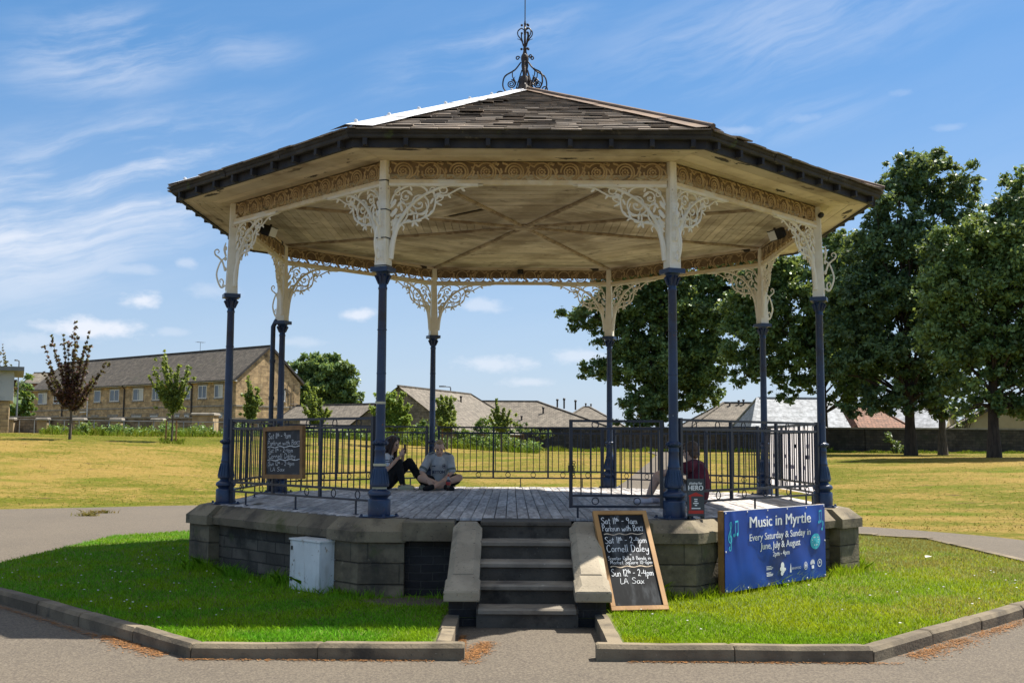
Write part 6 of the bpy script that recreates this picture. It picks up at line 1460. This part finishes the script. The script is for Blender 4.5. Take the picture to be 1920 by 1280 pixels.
def sapling(name, label, base, dp, sprays, m, trunk, nleaf, size, bark='bark_grey', spread=.13, cat='young tree', group=None, stake=False):
    """young tree whose leaves clothe upright branches: sprays = branch tips in the survey photo, trunk = (fork px, fork py, radius)"""
    p = at(base[0], base[1], dp); z0 = hz_(p.x, p.y)-.05; o = Vector((p.x, p.y, z0)); t = thing(name, o, label, cat, group)
    fk = at(trunk[0], trunk[1], dp)-o; fk.y = 0; b = MB(); r = trunk[2]
    b.tube([(0, 0, 0), tuple(fk*.5+Vector((r*.4, 0, 0))), tuple(fk)], [r*1.2, r, r*.8], 8)
    C, R = [], []
    for q in sprays:
        px, py = q[:2]; e = at(px, py, dp)-o; e.y = random.uniform(-.55, .55)*(abs(e.x-fk.x)+.35); a = fk*random.uniform(.86, 1.04)
        mid = a.lerp(e, .5)+Vector((0, 0, -.10*(e-a).length if abs(e.x-a.x) > .3*abs(e.z-a.z) else 0))+Vector((random.uniform(-.05, .05), random.uniform(-.05, .05), 0))
        pts = cr([a, mid, e], 8); b.tube(pts, list(np.linspace(r*.5, r*.07, len(pts))), 5)
        for i in range(3, len(pts)):
            f = i/len(pts); C.append(tuple(pts[i]+o)); R.append(spread*(1.1-.55*f)*random.uniform(.7, 1.3))
            if random.random() < .3: C.append(tuple(pts[i]+o+Vector((random.gauss(0, spread*1.3), random.gauss(0, spread*1.3), random.gauss(0, spread))))); R.append(spread*random.uniform(.5, .9))
    b.build('trunk', M[bark], t, True); leaves('crown', C, R, nleaf, size, m, t, origin=o, tonevar=.35, flat=1., up=.25)
    if stake:
        s = MB(); s.tube([(-.22, -.1, -.1), (-.22, -.1, 1.0)], .035, 6); s.tube([(.22, -.1, -.1), (.22, -.1, 1.0)], .035, 6); s.build('stake', M['wood_dark'], t)
    return t
sapling('copper_tree', 'purple-leaved young tree with upswept branches before the sandstone block', (131, 814), 46,
        [(145, 606), (162, 622), (157, 650), (104, 632), (118, 628), (97, 652), (176, 650), (186, 678), (84, 680), (80, 706), (112, 668), (132, 660), (150, 690), (168, 705), (100, 720), (125, 690), (140, 640), (160, 730), (110, 735), (180, 715), (92, 700), (150, 735), (126, 640), (172, 668)], M['leaf_copper'], (133, 765, .06), 20, .07, spread=.115)
sapling('young_tree', 'loose green young tree in front of the apartment block windows', (322, 816), 47,
        [(312, 658), (300, 668), (318, 690), (338, 686), (350, 690), (288, 690), (284, 708), (358, 700), (345, 715), (300, 715), (330, 735), (352, 725), (318, 742), (340, 748), (322, 755), (298, 700), (330, 700), (310, 680)], M['leaf_light'], (324, 768, .04), 15, .08, spread=.12, stake=True)
sapling('young_tree', 'narrow columnar young tree against the lit gable wall', (473, 822), 50,
        [(467, 706), (470, 722), (484, 728), (462, 738), (482, 742), (466, 756), (480, 764), (474, 775), (460, 765), (487, 750), (472, 740)], M['leaf_light'], (473, 785, .04), 18, .08, spread=.12)
sapling('young_tree', 'yellowish straggly young tree in front of the low grey roof', (598, 826), 50,
        [(578, 720), (590, 738), (582, 752), (600, 748), (615, 765), (572, 735), (565, 760), (606, 775), (590, 768), (620, 770), (600, 785), (575, 772), (588, 725)], M['leaf_light'], (597, 795, .04), 15, .08, spread=.13)
sapling('young_tree', 'bright lime-green bushy young tree just right of the left front column', (741, 838), 52,
        [(725, 740), (738, 735), (752, 745), (762, 768), (745, 760), (728, 765), (715, 758), (705, 745), (758, 785), (735, 785), (722, 790), (768, 780), (748, 795), (700, 770), (712, 785)], M['leaf_bright'], (740, 800, .06), 55, .085, spread=.21)
sapling('young_tree', 'pale feathery young tree behind the rear left column', (838, 840), 53,
        [(828, 742), (838, 745), (846, 755), (820, 750), (852, 770), (826, 770), (840, 775), (818, 772), (832, 790), (850, 792), (845, 745), (822, 790)], M['leaf_light'], (838, 798, .045), 40, .075, spread=.18, stake=True)
sapling('young_tree', 'spindly olive-green young tree before the long grey hipped roof', (940, 840), 53,
        [(930, 748), (934, 762), (922, 768), (945, 765), (956, 770), (938, 780), (925, 790), (950, 788), (918, 782), (940, 795), (958, 785)], M['leaf_light'], (939, 805, .04), 20, .075, spread=.12)
sapling('young_tree', 'sparse russet sapling standing behind the pavilion roof', (16, 812), 60,
        [(12, 662), (14, 678), (18, 690), (8, 690), (24, 700), (16, 700), (30, 712), (6, 705), (0, 645), (-6, 660), (20, 712), (28, 722)], M['leaf_red'], (15, 740, .03), 12, .06, spread=.10)
def shrub(label, L, dp, m, dens=16, n=70, size=.07, name='shrub'):
    p = at(L[0][0], L[0][1], dp); o = (p.x, p.y, hz_(p.x, p.y)); t = thing(name, o, label, 'shrub'); C, R = lumps(L, dp, dens)
    b = MB()
    for j in range(0, len(C), max(1, len(C)//8)): e = Vector(C[j])-Vector(o); b.tube([(e.x*.3, e.y*.3, -.1), tuple(e*.6), tuple(e)], [.03, .02, .008], 5)
    b.build('stem', M['bark'], t); leaves('foliage', C, np.minimum(R, .5), n, size, m, t, origin=o); return t
shrub('rounded green shrub left of the rear left column', [(785, 798, 26, 15), (770, 806, 16, 12), (800, 806, 16, 12)], 58, M['leaf_hedge'])
shrub('long dense green shrub under the hipped roof', [(895, 798, 34, 18), (930, 800, 34, 16), (870, 806, 18, 16), (960, 802, 26, 14)], 58, M['leaf_hedge'])
shrub('dark green shrub at the right end of the hedge line', [(985, 806, 26, 14), (1010, 816, 22, 10)], 60, M['leaf_mid'])
shrub('dark bramble at the foot of the left wall', [(203, 808, 16, 10), (215, 804, 8, 8)], 60, M['leaf_mid'], 26, 60, .06, 'bramble')
shrub('ivy and elder growing at the base of the big right-hand trunk', [(1680, 832, 14, 14), (1700, 838, 22, 8), (1665, 820, 6, 10)], 60, M['leaf_mid'], 26, 60, .06, 'bramble')
shrub('pale leafy bush beyond the wall between two right-hand trunks', [(1800, 785, 24, 18), (1815, 775, 16, 14)], 72, M['leaf_light'], 12, 70, .09)
# rough weeds: one mass nobody could count
Pw, H, Tn = [], [], []
def weeds(px0, px1, dp0, dp1, n, h):
    for _ in range(n):
        d = random.uniform(dp0, dp1); px = random.uniform(px0, px1); p = at(px, 800, d)
        c = .5+.5*sin(px*.11)*sin(px*.037+1); Pw.append((p.x, p.y, hz_(p.x, p.y)-.02)); H.append(h*random.uniform(.3, 1.)*(.35+.65*c)); Tn.append(random.uniform(.0, .9))
weeds(75, 440, 55, 62, 2600, .6); weeds(430, 720, 58, 64, 2500, .5); weeds(700, 1010, 54, 60, 4000, .6); weeds(300, 345, 46, 48, 300, .35); weeds(1000, 1560, 60, 64, 5000, .35); weeds(1560, 1920, 60, 63, 2500, .22)
o = blades('weeds', np.array(Pw), np.array(H), rng.uniform(.012, .035, len(Pw)), grassmat('weed_blade', (.10, .165, .010), (.15, .19, .014), (.25, .22, .06)), np.array(Tn), .45)
tag(o, 'tall rough weeds and nettles at the edge of the mown field', 'weeds', kind='stuff')
C, R = [], []
for px0, px1, d0, d1, n, h in ((75, 440, 57, 63, 130, .62), (430, 720, 59, 65, 120, .7), (705, 1012, 55, 61, 260, .95)):
    for _ in range(n):
        px = random.uniform(px0, px1); k = .35+.65*abs(sin(px*.045)*sin(px*.021+1)); p = at(px, 800, random.uniform(d0, d1)); hh = h*k*random.uniform(.15, 1.)
        C.append((p.x, p.y, hz_(p.x, p.y)+hh)); R.append(random.uniform(.12, .34))
o = leaves('undergrowth', C, R, 70, .07, M['leaf_hedge'], None, .6, flat=1.); tag(o, 'leafy tangled undergrowth along the far edge of the field', 'undergrowth', kind='stuff')
# far wooded hill
M['hill_green'] = pmat('hill_green', (.05,.085,.035), (.08,.11,.045), .05, rough=.95, bump=0)
b = MB()
hx = lambda u: at(-400+u*640, 700, 420)
def hfn(u, v): p = hx(u); k = math.exp(-((u-.69)/(.30 if u < .69 else .055))**2); return (p.x, p.y-60+v*160, 1+ (20*k+5)*sin(min(1, v*1.2)*PI/2)*(1 if v < .95 else .9))
b.grid(hfn, 40, 12); tag(b.build('hill', M['hill_green'], None, True), 'low far hill beyond the roofs at the left', 'hill', kind='structure')
C, R = [], []
for i in range(700):
    u, v = random.random(), random.uniform(.1, .95); p = hfn(u, v); C.append((p[0], p[1], p[2]+random.uniform(0, 3))); R.append(random.uniform(2.2, 4.6))
o = leaves('woodland', C, R, 150, .8, M['leaf_far'], None, .6); tag(o, 'far wooded hillside above the roofs at the left', 'wood', kind='stuff')
# cut grass clods and litter on the path
b = MB()
for px, py, s in ((172, 960, .16), (157, 967, .12)):
    p = at(px, py, 23.6); q = Vector((p.x, p.y, .01))
P_, H_, T_ = [], [], []
for (x, y, s) in ((-9.05, 8.9, .16), (-8.95, 8.0, .11)):
    for _ in range(150): P_.append((x+random.gauss(0, s), y+random.gauss(0, s*.4), .006)); H_.append(random.uniform(.02, .09)); T_.append(random.random())
o = blades('grass_clippings', np.array(P_), np.array(H_), rng.uniform(.006, .012, len(P_)), M['straw'], np.array(T_), 1.2); tag(o, 'small heap of grass clippings on the asphalt path', 'clippings', kind='stuff')
for p, s, lab in ((Vector((5.35, -.25, .11)), .045, 'scrap of white paper on the right-hand lawn'), (Vector((-4.05, -6.75, .008)), .03, 'tiny white scrap on the asphalt at the lower left')):
    b = MB(); b.add([(-s, -s*.6, 0), (s, -s*.5, .012), (s*.8, s*.7, .004), (-s*.7, s*.6, .018), (0, 0, .02)], [(0, 1, 4), (1, 2, 4), (2, 3, 4), (3, 0, 4)]); o = b.build('paper_scrap', M['white'], None, False, p); tag(o, lab, 'litter')
